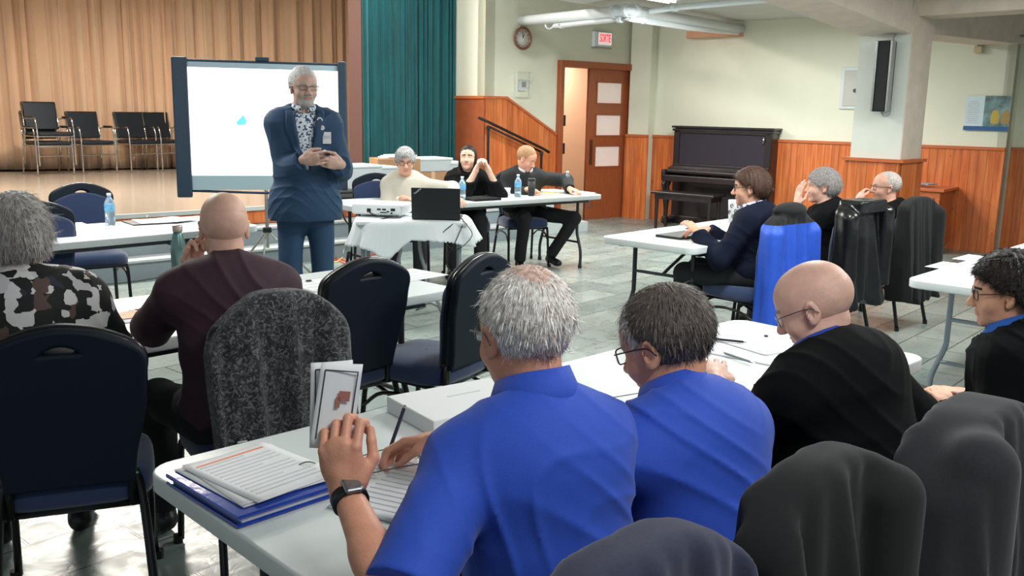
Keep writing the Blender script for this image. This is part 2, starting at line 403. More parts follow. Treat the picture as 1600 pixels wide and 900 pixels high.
def nets(D, lo, h):
    s = D < 0; cnt = np.zeros(np.array(D.shape)-1, dtype=np.int8)
    C = [(i, j, k) for i in (0, 1) for j in (0, 1) for k in (0, 1)]
    nx, ny, nz = D.shape
    for i, j, k in C: cnt += s[i:nx-1+i, j:ny-1+j, k:nz-1+k]
    I = np.argwhere((cnt > 0) & (cnt < 8))
    idx = np.full(cnt.shape, -1, dtype=np.int64); idx[I[:, 0], I[:, 1], I[:, 2]] = np.arange(len(I))
    pos = np.zeros((len(I), 3)); w = np.zeros(len(I))
    for c in C:
        for a in range(3):
            if c[a]: continue
            c2 = list(c); c2[a] = 1
            v0 = D[I[:, 0]+c[0], I[:, 1]+c[1], I[:, 2]+c[2]]; v1 = D[I[:, 0]+c2[0], I[:, 1]+c2[1], I[:, 2]+c2[2]]
            mk = (v0 < 0) != (v1 < 0); t = np.where(mk, v0/np.where(mk, v0-v1, 1), 0)
            p = np.tile(np.array(c, float), (len(I), 1)); p[:, a] += t
            pos += p*mk[:, None]; w += mk
    verts = lo+h*(I+pos/w[:, None]); F = []
    for a in range(3):
        b, c = (a+1) % 3, (a+2) % 3
        s0 = [slice(None)]*3; s1 = [slice(None)]*3; s0[a] = slice(0, -1); s1[a] = slice(1, None)
        E = np.argwhere(s[tuple(s0)] != s[tuple(s1)])
        E = E[(E[:, b] > 0) & (E[:, c] > 0) & (E[:, b] < D.shape[b]-1) & (E[:, c] < D.shape[c]-1)]
        ins = s[E[:, 0], E[:, 1], E[:, 2]]
        def cid(db, dc):
            q = E.copy(); q[:, b] -= db; q[:, c] -= dc; return idx[q[:, 0], q[:, 1], q[:, 2]]
        Q = np.stack([cid(1, 1), cid(0, 1), cid(0, 0), cid(1, 0)], 1)
        Q[~ins] = Q[~ins][:, ::-1]; F.append(Q)
    F = np.concatenate(F); F = F[(F >= 0).all(1)]
    return verts, F
def np_mesh(name, parts, mats, parent=None, midx=None, smooth=True):
    """parts: list of (verts, faces) of quads/tris joined into one mesh"""
    V_ = []; F_ = []; o = 0
    for v, f in parts:
        V_.append(v); F_.append(np.asarray(f)+o); o += len(v)
    V_ = np.concatenate(V_); F_ = np.concatenate(F_)
    me = bpy.data.meshes.new(name); me.vertices.add(len(V_)); me.vertices.foreach_set('co', V_.astype(np.float32).ravel())
    n = F_.shape[1]; me.loops.add(F_.size); me.loops.foreach_set('vertex_index', F_.ravel().astype(np.int32))
    me.polygons.add(len(F_)); me.polygons.foreach_set('loop_start', np.arange(0, F_.size, n, dtype=np.int32)); me.polygons.foreach_set('loop_total', np.full(len(F_), n, dtype=np.int32))
    for m in mats: me.materials.append(m)
    if midx is not None: me.polygons.foreach_set('material_index', midx(V_[F_].mean(1)).astype(np.int32))
    me.update(calc_edges=True); me.validate()
    if smooth: me.polygons.foreach_set('use_smooth', np.ones(len(me.polygons), dtype=bool))
    return link(name, me, parent)
# ------------------------------------------------------------------ the room
ROOT = {}
def wallpoly(name, P, Q, pts, t, m, off=0, kind='structure'):
    """upright slab: pts are (distance from P towards Q, height); off = how far in front of the wall line"""
    P = Vector((P[0], P[1], 0)); Q = Vector((Q[0], Q[1], 0)); d = Q-P; a = atan2(d.y, d.x)
    b = MB(); n = len(pts)
    f = [b.bm.verts.new((x, -off, z)) for x, z in pts]; g = [b.bm.verts.new((x, -off+t, z)) for x, z in pts]
    b.bm.faces.new(f); b.bm.faces.new(g[::-1])
    for i in range(n): b.bm.faces.new((f[i], g[i], g[(i+1) % n], f[(i+1) % n]))
    o = b.build(name, m, loc=P, rotz=a)
    if kind: o['kind'] = kind
    return o
def rect(x0, x1, z0, z1): return [(x0, z0), (x1, z0), (x1, z1), (x0, z1)]
def along(P, Q, p): return (Vector((p[0], p[1]))-Vector((P[0], P[1]))).dot((Vector((Q[0], Q[1]))-Vector((P[0], P[1]))).normalized())
SZ = .53; CEIL = 2.8; WH = 3.5; WN = 1.205
C = Vector((1.76, 14.08)); dwd = Vector((cos(radians(38.5)), sin(radians(38.5))))
K = onwall(757, 154, C-dwd*3, C); K = Vector((K.x, K.y))
Lw = (C-K).length
s_ = lambda px, py: (lambda p: (along(K, C, p), p.z))(onwall(px, py, K, C))
dl = s_(871, 102)[0]; dr = s_(991, 112)[0]; dz = 2.17
wallpoly('wall_stage_side', K, C, [(0, 0), (dl, 0), (dl, dz), (dr, dz), (dr, 0), (Lw, 0), (Lw, 4.6), (0, 4.6)], .16, M_wall)
# sloping pine wainscot beside the stage stairs
a1 = s_(790, 155); a2 = s_(864, 212)
wallpoly('trim_1', K, C, [(0, 0), (dl-.005, 0), (dl-.005, a2[1]), (a1[0], a1[1]), (0, a1[1])], .02, M_pine, .022)
def capline(name, P, Q, pts, m=M_trimw, off=.04, h=.035):
    up = [(x, z+h) for x, z in pts][::-1]
    return wallpoly(name, P, Q, list(pts)+up, off, m, off)
capline('trim_2', K, C, [(0, a1[1]), (a1[0], a1[1]), (dl-.005, a2[1])])
wallpoly('trim_3', K, C, rect(dr+.005, Lw, 0, WN), .02, M_pine, .022); capline('trim_4', K, C, [(dr, WN), (Lw, WN)])
# the return beside the green curtain
vn = Vector((-dwd.y, dwd.x)); K2 = onwall(713, 152, K, K+vn); K2 = Vector((K2.x, K2.y))
wallpoly('wall_stage_return', K2, K, rect(0, (K-K2).length, 0, 4.6), .16, M_wall)
wallpoly('trim_5', K2, K, rect(0, (K-K2).length+.02, 0, a1[1]), .02, mat('shaded_pine_return', hx('9d5434'), .4, noise=.12, nscale=9), .022)  # wainscot pine with the shade of the return put into its colour
capline('trim_6', K2, K, [(0, a1[1]), ((K-K2).length+.03, a1[1])])
wallpoly('trim_7', K2-vn*-.04, K2, rect(-.01, .03, 0, 4.6), .03, mat('white_trim_paint', hx('e6e6e0'), .5), .01)
# right wall, its step back, and the corner chase
W = onwall(1571, 236, C, (5.8, 10.82)); W = Vector((W.x, W.y)); wd = (W-C).normalized(); wn = Vector((-wd.y, wd.x))
RL = (W-C).length
wallpoly('wall_right', C, W, rect(0, RL, 0, 3.4), .16, M_wall)
wallpoly('trim_8', C, W, rect(0, RL, 0, WN), .02, M_pine, .022); capline('trim_9', C, W, [(0, WN), (RL, WN)])
W2 = W+wn*.32
wallpoly('wall_right_recess', W2, W2+wd*3, rect(0, 3, 0, 3.4), .16, M_wall)
wallpoly('trim_10', W2, W2+wd*3, rect(0, 3, 0, WN), .02, M_pine, .022); capline('trim_11', W2, W2+wd*3, [(0, WN), (3, WN)])
wallpoly('wall_right_step', W, W2, rect(0, .32, 0, 3.4), .1, M_wall)
ch0 = C+wd*.02; ch1 = C+wd*.36
b = MB(); b.prism([ch0-wn*.17, ch1-wn*.17, ch1+wn*.02, ch0+wn*.02][::-1] if False else [tuple(ch0-wn*.17), tuple(ch1-wn*.17), tuple(ch1+wn*.02), tuple(ch0+wn*.02)], 0, 3.4)
tag(b.build('wall_corner_chase', M_wall), kind='structure')
wallpoly('trim_12', ch0-wn*.17, ch1-wn*.17, rect(-.02, .36, 0, WN), .02, M_pine, .022)
capline('trim_13', ch0-wn*.17, ch1-wn*.17, [(-.02, WN), (.36, WN)])
wallpoly('trim_14', C-wn*.19+wd*.0, C-wn*.0+wd*.0, rect(0, .19, 0, WN), .02, M_pine, .0)
# floor, low ceiling and upper ceiling of the hall
b = MB(); b.box((0, 7, -.05), (24, 30, .1)); tag(b.build('floor', M_floor), kind='structure')
lo0 = at(872, 0, CEIL); lo1 = at(945, 12, CEIL); ld = (lo1-lo0).normalized()
A = lo0-ld*9; B = lo0+ld*9
b = MB(); b.prism([tuple(A.xy), tuple((A+Vector((ld.y, -ld.x, 0))*16).xy), tuple((B+Vector((ld.y, -ld.x, 0))*16).xy), tuple(B.xy)], CEIL, CEIL+.08)
tag(b.build('ceiling', M_ceil), kind='structure')
b = MB(); b.box((0, 9, 4.65), (26, 26, .1)); tag(b.build('ceiling_upper', M_ceil), kind='structure')
# door
fr = MB(); fw_ = .075
for x in (dl, dr-fw_): fr.box((x+fw_/2, .02, dz/2), (fw_, .2, dz), bev=.006)
fr.box(((dl+dr)/2, .02, dz+.03), (dr-dl, .2, .09), bev=.006)
da = atan2(dwd.y, dwd.x)
fo = fr.build('door_frame', M_door, loc=(K.x, K.y, 0), rotz=da); tag(fo, kind='structure'); fo.name = 'trim_15'
def door_leaf(nm, wd_, hand=False):
    ro = None
    outer = [(0, 0), (wd_, 0), (wd_, dz-.02), (0, dz-.02)]; holes = []
    for zc in (1.84, 1.38, .93):
        holes.append([(wd_*.2, zc-.16), (wd_*.82, zc-.16), (wd_*.82, zc+.13), (wd_*.2, zc+.13)])
    me = shape2d([outer]+holes, .02, .002); me.transform(Matrix.Rotation(pi/2, 4, 'X')); me.materials.append(M_door)
    o = link(nm, me); o['kind'] = 'structure'
    for zc in (1.84, 1.38, .93):
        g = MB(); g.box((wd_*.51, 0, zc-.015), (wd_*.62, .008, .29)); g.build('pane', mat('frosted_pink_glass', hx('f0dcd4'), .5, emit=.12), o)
        g = MB()
        for x in (.19, .83): g.box((wd_*x, -.024, zc-.015), (.02, .012, .32))
        for z in (-.17, .14): g.box((wd_*.51, -.024, zc+z), (wd_*.66, .012, .02))
        g.build('moulding', M_door, o)
    g = MB(); g.box((wd_*.09, -.024, .98), (.055, .008, .36), bev=.003); g.build('push_plate', mat('dull_brass_plate', hx('6e4a38'), .35, metal=.6), o)
    g = MB(); g.rod((wd_*.09, -.02, .2), (wd_*.09, -.035, .2), .02); g.box((wd_*.09, -.03, .24), (.03, .015, .13), bev=.004); g.build('floor_bolt', M_alu, o)
    return o
xm = s_(918, 230)[0]
d1 = door_leaf('door_1', dr-fw_-xm-.005); d1.location = (K+dwd*xm).to_3d()+Vector((vn.x, vn.y, 0))*.03; d1.rotation_euler = (0, 0, da)
d2 = door_leaf('door_2', dr-fw_-xm-.005); d2.location = (K+dwd*(dl+fw_+.02)).to_3d()+Vector((vn.x, vn.y, 0))*.12; d2.rotation_euler = (0, 0, da+radians(91))
# hallway beyond the doorway
H0 = K+dwd*(dl-.5)+vn*.17; H1 = K+dwd*(dr+1.4)+vn*.17
wallpoly('wall_hallway_back', H0+vn*1.9, H1+vn*1.9, rect(0, (H1-H0).length, 0, 3), .1, M_peach)
wallpoly('wall_hallway_left', H0, H0+vn*1.9, rect(0, 1.9, 0, 3), .1, mat('white_hall_paint', hx('e8e3e2'), .6))
wallpoly('wall_hallway_right', H1+vn*1.9, H1, rect(0, 1.9, 0, 3), .1, M_peach)
b = MB(); b.prism([tuple(H0), tuple(H1), tuple(H1+vn*1.9), tuple(H0+vn*1.9)], 2.95, 3.0); tag(b.build('ceiling_hallway', M_ceil), kind='structure')
for z in (1.42, 1.03):
    b = MB(); P = (K+dwd*(dl+.08)); q = (K+dwd*(dl+.20))+vn*.05
    p3 = Vector((P.x, P.y, z-.06)); q3 = Vector((q.x, q.y, z))
    b.rod(p3-Vector((dwd.x, dwd.y, 0))*.03, q3, .012); b.rod(q3-Vector((0, 0, .07)), q3+Vector((0, 0, .08)), .02)
    o = b.build('door_hook', M_black); tag(o, 'black door holder arm in the doorway, '+('the upper one' if z > 1.2 else 'the lower one'), 'door holder')
# stage with its steps
e0 = at(410, 322, SZ).xy; ed = Vector((cos(radians(43)), sin(radians(43)))); en = Vector((-ed.y, ed.x))
tR = (K-e0).dot(ed)-.25
eL = e0-ed*6; eR = e0+ed*tR
b = MB(); b.prism([tuple(eL), tuple(eR), tuple(eR+en*1.3), tuple(eR+en*5.5+ed*.0), tuple(eL+en*7)], 0, SZ)
tag(b.build('floor_stage', M_stage), kind='structure')
wallpoly('trim_16', eL, eR, rect(0, (eR-eL).length, .36, SZ-.03), .02, M_pine, .022)
wallpoly('trim_17', eL, eR, rect(0, (eR-eL).length+.02, SZ-.035, SZ+.004), .04, M_step, .05)
for i in (1, 2):
    b = MB(); p = eL-en*.27*(3-i); q = eR-en*.27*(3-i)
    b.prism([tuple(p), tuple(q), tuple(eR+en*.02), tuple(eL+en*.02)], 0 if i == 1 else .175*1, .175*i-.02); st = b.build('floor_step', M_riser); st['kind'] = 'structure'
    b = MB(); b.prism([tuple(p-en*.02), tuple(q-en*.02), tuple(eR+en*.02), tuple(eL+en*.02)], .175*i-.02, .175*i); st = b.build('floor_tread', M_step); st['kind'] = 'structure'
# stairs along the clock wall up to the stage
t0 = (eR-e0).dot(ed)
sp0 = Vector(eR)
for i in range(3):
    b = MB(); q0 = K-vn*.03+dwd*(.15); wdt = .95
    x0 = 0 ; x1 = .3*(3-i)
    p = [K-vn*(.03+wdt)+dwd*(-.3), K-vn*(.03+wdt)+dwd*(.1+x1), K-vn*.03+dwd*(.1+x1), K-vn*.03+dwd*(-.3)]
    b.prism([tuple(v) for v in p], .13*i+.001, .13*(i+1)); o = b.build('floor_side_stair', M_step); o['kind'] = 'structure'
# curtains
def curtain(name, P, Q, z0, z1, amp, waves, m, label, n=700, seed=1, flare=1.0):
    rs = np.random.RandomState(seed); P = Vector((P[0], P[1], 0)); Q = Vector((Q[0], Q[1], 0)); L = (Q-P).length
    xs = np.linspace(0, L, n); zs = np.linspace(0, 1, 14); ph = np.cumsum(1+.55*np.interp(xs, np.linspace(0, L, 40), rs.randn(40)).clip(-1.2, 1.6))
    ph = ph/ph[-1]*waves*2*pi
    am = np.interp(xs, np.linspace(0, L, 60), .6+.7*rs.rand(60)); rows = []
    dr_ = np.interp(xs, np.linspace(0, L, 30), rs.randn(30))
    for z in zs:
        sharp = 1-.25*z; y = amp*am*(np.sin(ph+dr_*.8*(1-z))+.35*np.sin(2.1*ph+1+z*1.2)+.12*np.sin(5*ph+3*z))*sharp*flare
        x = xs+amp*.45*np.sin(2*ph)*(1-z*.4)
        rows.append([(x[i], y[i], z0+(z1-z0)*z) for i in range(n)])
    b = MB(); b.grid(rows); d = Q-P
    o = b.build(name, m, loc=P, rotz=atan2(d.y, d.x), smooth=True, solid=.006, fix=False)
    return tag(o, label, 'curtain')
cl = at(0, 272, SZ); crr = at(270, 268, SZ); cdv = (crr-cl).normalized()
cR = onwall(560, 240, cl, crr)
cof = Vector((-cdv.y, cdv.x))*.75; cR = onwall(560, 240, cl.xy+cof, crr.xy+cof)
curtain('stage_curtain', cl.xy+cof-cdv.xy*2.4, cR.xy, SZ+.01, 4.5, .055, 34, M_beige, 'wide beige curtain hanging in folds across the back of the stage', n=1100)
gR = K2+vn*.02; gL = onwall(568, 240, gR, gR+dwd)
curtain('green_curtain', gL.xy, gR, SZ+.01, 4.5, .03, 15, M_green, 'dark green curtain hanging beside the corner of the cream wall', n=500, seed=4)
wallpoly('wall_stage_wing', Vector((gL.x, gL.y))+vn*.36, Vector((gL.x, gL.y))+vn*.05, rect(0, .33, SZ, 4.6), .06, M_brown)
wallpoly('wall_stage_back', Vector((gL.x, gL.y))+vn*7-dwd*12, gR+vn*7+dwd*1, rect(0, 15, 0, 4.6), .1, M_brown)
# column and beams
N = at(1405, 251, 1.17).xy; u2 = U.xy; v2 = V.xy; cw = .47
foot = lambda g: [tuple(N-u2*g-v2*g), tuple(N+u2*(cw+g)-v2*g), tuple(N+u2*(cw+g)+v2*(cw+g)), tuple(N-u2*g+v2*(cw+g))]
b = MB(); b.prism(foot(0), 0, CEIL); tag(b.build('wall_column', M_col), kind='structure')
NN = N-u2*.03-v2*.03
wallpoly('trim_18', N-u2*.0+v2*cw, N, rect(-.03, cw+.03, 0, 1.15), .02, M_pine, .03)
wallpoly('trim_19', N, N+u2*cw, rect(-.03, cw+.03, 0, 1.15), .02, M_pine, .03)
wallpoly('trim_22', N, N+u2*cw, rect(0, cw, 1.16, CEIL), .012, M_beam, .012)
b = MB(); b.prism(foot(.055), 1.15, 1.18); tag(b.build('trim_20', M_trimw), kind='structure')
def beam(name, p, d, n, L, w_, z0, z1, zt=None):
    """runs from p along d, width w_ along n; underside z0 -> z1"""
    zt = CEIL+.02 if zt is None else zt
    b = MB(); q = p+d*L
    c = [(p, z0), (p+n*w_, z0), (q+n*w_, z1), (q, z1)]
    lo = [b.bm.verts.new((v.x, v.y, z)) for v, z in c]; hi = [b.bm.verts.new((v.x, v.y, zt)) for v, z in c]
    b.bm.faces.new(lo); b.bm.faces.new(hi[::-1])
    for i in range(4): b.bm.faces.new((lo[i], lo[(i+1) % 4], hi[(i+1) % 4], hi[i]))
    o = b.build(name, M_beam); o['kind'] = 'structure'; return o
beam('ceiling_beam', N, -u2, 7.5, v2, cw, 2.3, 2.62) if False else beam('ceiling_beam', N, -u2, v2, 3.6, cw, 2.3, 2.58)
beam('ceiling_beam_far', N+u2*cw, u2, v2, 3.2, cw, 2.33, 2.42)
beam('ceiling_beam_cross', N+u2*cw, -v2, -u2, 3.5, cw*.8, 2.46, 2.5)
# ------------------------------------------------------------------ wall and ceiling fittings
def wall_frame(px, py, P, Q, out=0):
    """empty transform on a wall: x along the wall, -y into the room"""
    p = onwall(px, py, P, Q); d = Vector((Q[0]-P[0], Q[1]-P[1])).normalized(); a = atan2(d.y, d.x)
    return (p.x+d.y*out, p.y-d.x*out, p.z), a
def pipe(pts, r, label, name='ceiling_pipe', m=M_pipe, bands=(), cat='pipe', n=16):
    b = MB(); b.tube(pts, r, n)
    for t in bands:
        i = int(t); f = t-i; p = Vector(pts[i]).lerp(Vector(pts[i+1]), f); d = (Vector(pts[i+1])-Vector(pts[i])).normalized()
        b.rod(p-d*.03, p+d*.03, r*1.25, n=n)
    b.mi = 0
    return tag(b.build(name, m, smooth=False), label, cat)
E1 = at(985, 16, 2.66); P1 = onwall(814, 33, K, C); P2 = onwall(1158, 46, C, W); P1.z -= 0; 
pipe([P1-Vector((dwd.x*0+vn.x*-0, 0, 0)), P1.lerp(E1, .8), E1, E1.lerp(P2, .1), P2], .062, 'thick white painted pipe bending below the ceiling by the exit sign', bands=(2.3, 1.4, 1.9))
dn = Vector((0, 0, -.10))
pipe([P1.lerp(E1, .35)+dn, P1.lerp(E1, .85)+dn*.9, E1+dn*.9, E1.lerp(P2, .5)+dn*.9, P2+dn*.5], .03, 'thin white pipe running just below the thick bent pipe', bands=(1.5, 2.2))
pipe([E1+Vector((.22, .1, 0)), at(1052, 12, 2.7), at(1185, 0, 2.7), at(1185, 0, 2.7)+(at(1185, 0, 2.7)-at(1052, 12, 2.7))], .035, 'white pipe branching right from the bend of the thick pipe', bands=(1.02,))
pipe([onwall(1122, 32, C, W)-Vector((wn.x, wn.y, 0))*.06, onwall(1236, 19, C, W)-Vector((wn.x, wn.y, 0))*.06], .022, 'short thin white pipe along the top of the right wall')
b = MB(); p0 = onwall(1078, 50, C, W); p1 = onwall(1162, 47, C, W)
wallpoly('trim_21', p0.xy, p1.xy, rect(0, (p1-p0).length, p0.z-.09, p0.z+.0), .1, mat('bare_wood_block', hx('d79f80'), .6), .1)
# two pipe clips on the clock wall side
for px in (882, 900):
    p = P1.lerp(E1, .3 if px == 882 else .42)+Vector((0, 0, -.08)); b = MB(); b.tube([p+Vector((.05*cos(t), 0, .05*sin(t))) for t in np.linspace(pi, 2*pi, 9)], .012)
    tag(b.build('pipe_clip', M_pipe), 'small white pipe clip hanging under the thick pipe, the '+('left' if px == 882 else 'right')+' one', 'clip')
def fixture(x, y, z, label):
    t = empty('fluorescent_light', (x, y, z), AU, label, 'ceiling light')
    b = MB(); b.box((0, 0, .035), (1.25, .16, .07), bev=.01); b.build('housing', M_pipe, t)
    for s in (-1, 1):
        b = MB(); b.rod((-.58, s*.04, -.012), (.58, s*.04, -.012), .014); b.build('tube', M_tube, t)
    return t
for i, (lx, ly) in enumerate(LIGHTS[:6]):
    if i in (3,): continue
    fixture(lx, ly, CEIL-.08, 'bright white fluorescent ceiling light at the top edge by the pipes' if i == 4 else 'fluorescent ceiling light out of the picture, over '+['the front table', 'the middle of the floor', 'the left table', '', '', 'the right hand side'][i])
# clock
loc, a = wall_frame(814, 60, K, C, .02)
t = empty('wall_clock', loc, a, 'round wall clock with brown wooden rim on the cream wall', 'clock')
t.rotation_euler = (pi/2, 0, a)
b = MB(); b.lathe([(.0, 0), (.135, 0), (.15, .012), (.15, .03), (.135, .042), (.122, .03), (.12, .012), (0, .012)], n=48); b.build('rim', mat('clock_rim_wood', hx('7e4f3d'), .35), t, smooth=True)
b = MB(); b.lathe([(0, .012), (.121, .012), (.121, .016), (0, .016)], n=48); b.build('dial', mat('clock_dial', hx('ece8e0'), .6), t)
b = MB()
for i in range(12):
    q = i*pi/6; b.box((.1*sin(q), .1*cos(q), .018), (.006, .018, .002), rot=Matrix.Rotation(-q, 3, 'Z'))
b.build('hour_marks', M_dink, t)
for nm, q, L, w_ in (('hour_hand', radians(24), .06, .009), ('minute_hand', radians(-4), .085, .006)):
    b = MB(); b.box((L/2*sin(q), L/2*cos(q), .021), (w_, L, .002), rot=Matrix.Rotation(-q, 3, 'Z')); b.build(nm, M_black, t)
# exit sign
loc, a = wall_frame(938, 62, K, C, .03)
t = empty('exit_sign', loc, a, 'lit exit sign with red letters above the door', 'exit sign')
b = MB(); b.box((0, .0, 0), (.33, .06, .21), bev=.01); b.build('housing', M_pipe, t)
b = MB(); b.box((.035, -.032, .01), (.25, .006, .165)); b.build('face', M_signw, t)
me = text_mesh('SORTIE', .105, .002, .001); me.transform(Matrix.Diagonal((.63, 1.5, 1, 1))); me.transform(Matrix.Rotation(pi/2, 4, 'X')); me.materials.append(M_red); link('lettering', me, t, (.035, -.037, .012))
b = MB(); b.box((0, -.0, -.115), (.34, .07, .02), bev=.004); b.build('bottom_ledge', M_alu, t)
# thermostat in a clear guard
loc, a = wall_frame(815, 132, K, C, .02)
t = empty('thermostat', loc, a, 'small white thermostat inside a clear guard box on the wall below the clock', 'thermostat')
b = MB(); b.box((0, 0, -.01), (.13, .03, .15), bev=.006); b.build('body', M_white, t)
b = MB(); b.box((.01, -.018, .0), (.07, .008, .07)); b.build('display', mat('grey_display', hx('8f9492'), .3), t)
b = MB()
for x in (-.12, .12): b.box((x, -.02, 0), (.008, .06, .33))
for z in (-.165, .165, .06): b.box((0, -.02, z), (.24, .06, .008))
b.build('guard', mat('clear_guard_plastic', hx('dfe5de'), .2, alpha=.4), t)
# electrical panel partly behind the column
loc, a = wall_frame(1336, 138, C, W, .015)
t = empty('electrical_panel', loc, a, 'white flush electrical panel on the right wall just left of the column', 'panel')
b = MB(); b.box((0, 0, 0), (.36, .03, .52), bev=.006); b.build('frame', M_white, t)
b = MB(); b.box((0, -.02, 0), (.27, .012, .44), bev=.004); b.build('door', mat('panel_door_paint', hx('bdbdb6'), .5), t)
b = MB(); b.rod((.02, -.03, -.03), (.02, -.045, -.03), .025); b.build('lock', M_dgrey, t)
# column loudspeaker on the column
p = onwall(1387, 120, (N+v2*cw), N); lr = p
t = empty('column_loudspeaker', (p.x-u2.x*.07, p.y-u2.y*.07, p.z), atan2(-v2.y, -v2.x), 'tall narrow black and silver loudspeaker on the column', 'loudspeaker')
h_ = abs(onwall(1387, 65, (N+v2*cw), N).z-onwall(1385, 175, (N+v2*cw), N).z)
b = MB(); b.box((0, 0, 0), (.13, .11, h_), bev=.008); b.build('cabinet', M_black, t)
b = MB(); b.box((0, -.058, 0), (.095, .008, h_*.96)); b.build('grille', M_speak, t)
b = MB()
for x in (-.068, .066): b.box((x, -.03, 0), (.02, .08, h_), bev=.006)
b.build('side_rail', M_alu, t)
b = MB(); b.tube([(.05, .0, h_/2), (.06, .02, h_/2+.06), (.13, .05, h_/2+.09), (.17, .05, h_/2+.2), (.18, .05, h_/2+.55)], .006, sub=4); b.tube([(.0, .0, -h_/2), (.03, -.01, -h_/2-.04), (.07, .02, -h_/2-.02), (.07, .03, -h_/2+.1)], .005, sub=4); b.build('cable', M_lgrey, t)
# poster
loc, a = wall_frame(1543, 177, C, W, .025); pw = .48; ph_ = .40
t = empty('poster', loc, a, 'poster with pale text side and photo side taped on the right wall', 'poster')
b = MB(); b.box((0, 0, 0), (pw, .004, ph_)); b.build('sheet', mat('poster_sky', hx('cfdfe6'), .4), t)
b = MB(); b.box((.10, -.003, .02), (.27, .003, .36)); b.build('photo', mat('poster_photo', hx('6f8a8c'), .4, noise=.6, nscale=9), t)
b = MB(); b.box((0, -.004, -.175), (pw, .003, .05)); b.build('blue_band', mat('poster_blue', hx('2c5f92'), .4), t)
b = MB()
for i in range(11): b.box((-.15, -.004, .13-.024*i), (.13 if i % 3 else .1, .002, .008))
b.build('text_lines', M_ink, t)
for x, c in ((.09, 'c2a64a'), (.2, 'a98a52')):
    b = MB(); b.lathe([(.0, -.09), (.045, -.085), (.05, 0), (.03, .06), (0, .075)], n=16); o = b.build('figure_shape', mat('poster_'+c, hx(c), .5), t, (x, -.004, -.03)); o.scale = (1, .04, 1)
# sensor hanging under the far beam
p = onwall(1530, 70, C, W)
t = empty('motion_sensor', (p.x, p.y-.02, p.z-.04), atan2(wd.y, wd.x), 'small beige motion sensor under pipes high on the right wall', 'sensor')
b = MB(); b.box((0, -.04, -.02), (.09, .08, .08), bev=.01); b.build('body', mat('beige_sensor', hx('cdb994'), .5), t)
b = MB(); b.tube([(0, -.04, .02), (-.02, -.04, .07), (-.08, -.04, .09)], .008, sub=3); b.build('bracket', M_lgrey, t)
pipe([onwall(1518, 64, C, W)+Vector((-.05, -.08, 0)), onwall(1552, 60, C, W)+Vector((-.05, -.08, 0)), onwall(1640, 55, C, W)+Vector((-.05, -.08, 0))], .015, 'thin grey conduit running right from the motion sensor', m=M_lgrey)
# wall desk with a pile of leaflets
g0 = at(1437, 290, .76); g1 = at(1497, 288, .76)
dkp = onwall(1497, 270, C, W); dk = Vector((dkp.x, dkp.y))-wd*.95
t = empty('side_desk', (dk.x-wn.x*.33, dk.y-wn.y*.33, 0), atan2(wd.y, wd.x), 'orange stained wooden desk against the pine boards behind the column', 'desk')
b = MB(); b.box((.48, 0, .74), (1.0, .64, .035), bev=.006); b.build('top', M_trimw, t)
b = MB(); b.box((.72, .0, .4), (.42, .56, .64), bev=.004); b.build('cabinet', M_trimw, t)
b = MB(); b.box((.72, -.285, .4), (.30, .012, .5), bev=.003); b.build('door', M_door, t)
b = MB(); b.box((.0, 0, .4), (.04, .56, .64)); b.build('side_panel', M_trimw, t)
for x in (.55, .89):
    b = MB(); b.ball((x, -.2, .035), .03); b.rod((x, -.2, .03), (x, -.2, .09), .012); b.build('caster', M_dgrey, t)
for i in range(3):
    b = MB(); b.box((0, 0, 0), (.2, .15, .012), bev=.002); o = b.build('leaflet_pile', mat('leaflet_blue_grey', hx('8e9fb4'), .5, noise=.2, nscale=40), loc=t.location+Vector((wd.x*.4+.14*i*wd.x, wd.y*.4+.14*i*wd.y-.05, .765+.0*i)), rotz=.3*i)
    o.location.z = .764+.014*i; tag(o, 'flat leaflet pile lying on the side desk, '+['leftmost', 'middle', 'rightmost'][i]+' of the three', 'leaflets', 'leaflets on the side desk')
# handrail
t = empty('stair_handrail', (0, 0, 0), 0, 'black metal handrail sloping down along the pine wainscot by the stage stairs', 'handrail')
hp = K-vn*.16; Kp, Cp = hp, hp+dwd
r0 = onwall(748, 184, Kp, Cp); r1 = onwall(764, 191, Kp, Cp); r2 = onwall(848, 232, Kp, Cp); r3 = onwall(858, 238, Kp, Cp)
b = MB(); b.tube([r0, r1, r2, r3], .018); dd = Vector((0, 0, -.055)); b.tube([r1+dd, r2+dd], .014); b.build('rail', M_black, t)
for r_, zb in ((onwall(763, 196, Kp, Cp), .4), (onwall(846, 236, Kp, Cp), .02)):
    b = MB(); b.rod((r_.x, r_.y, zb), r_, .018); b.box((r_.x, r_.y, r_.z-.03), (.05, .05, .05), bev=.008); b.build('post', M_black, t)

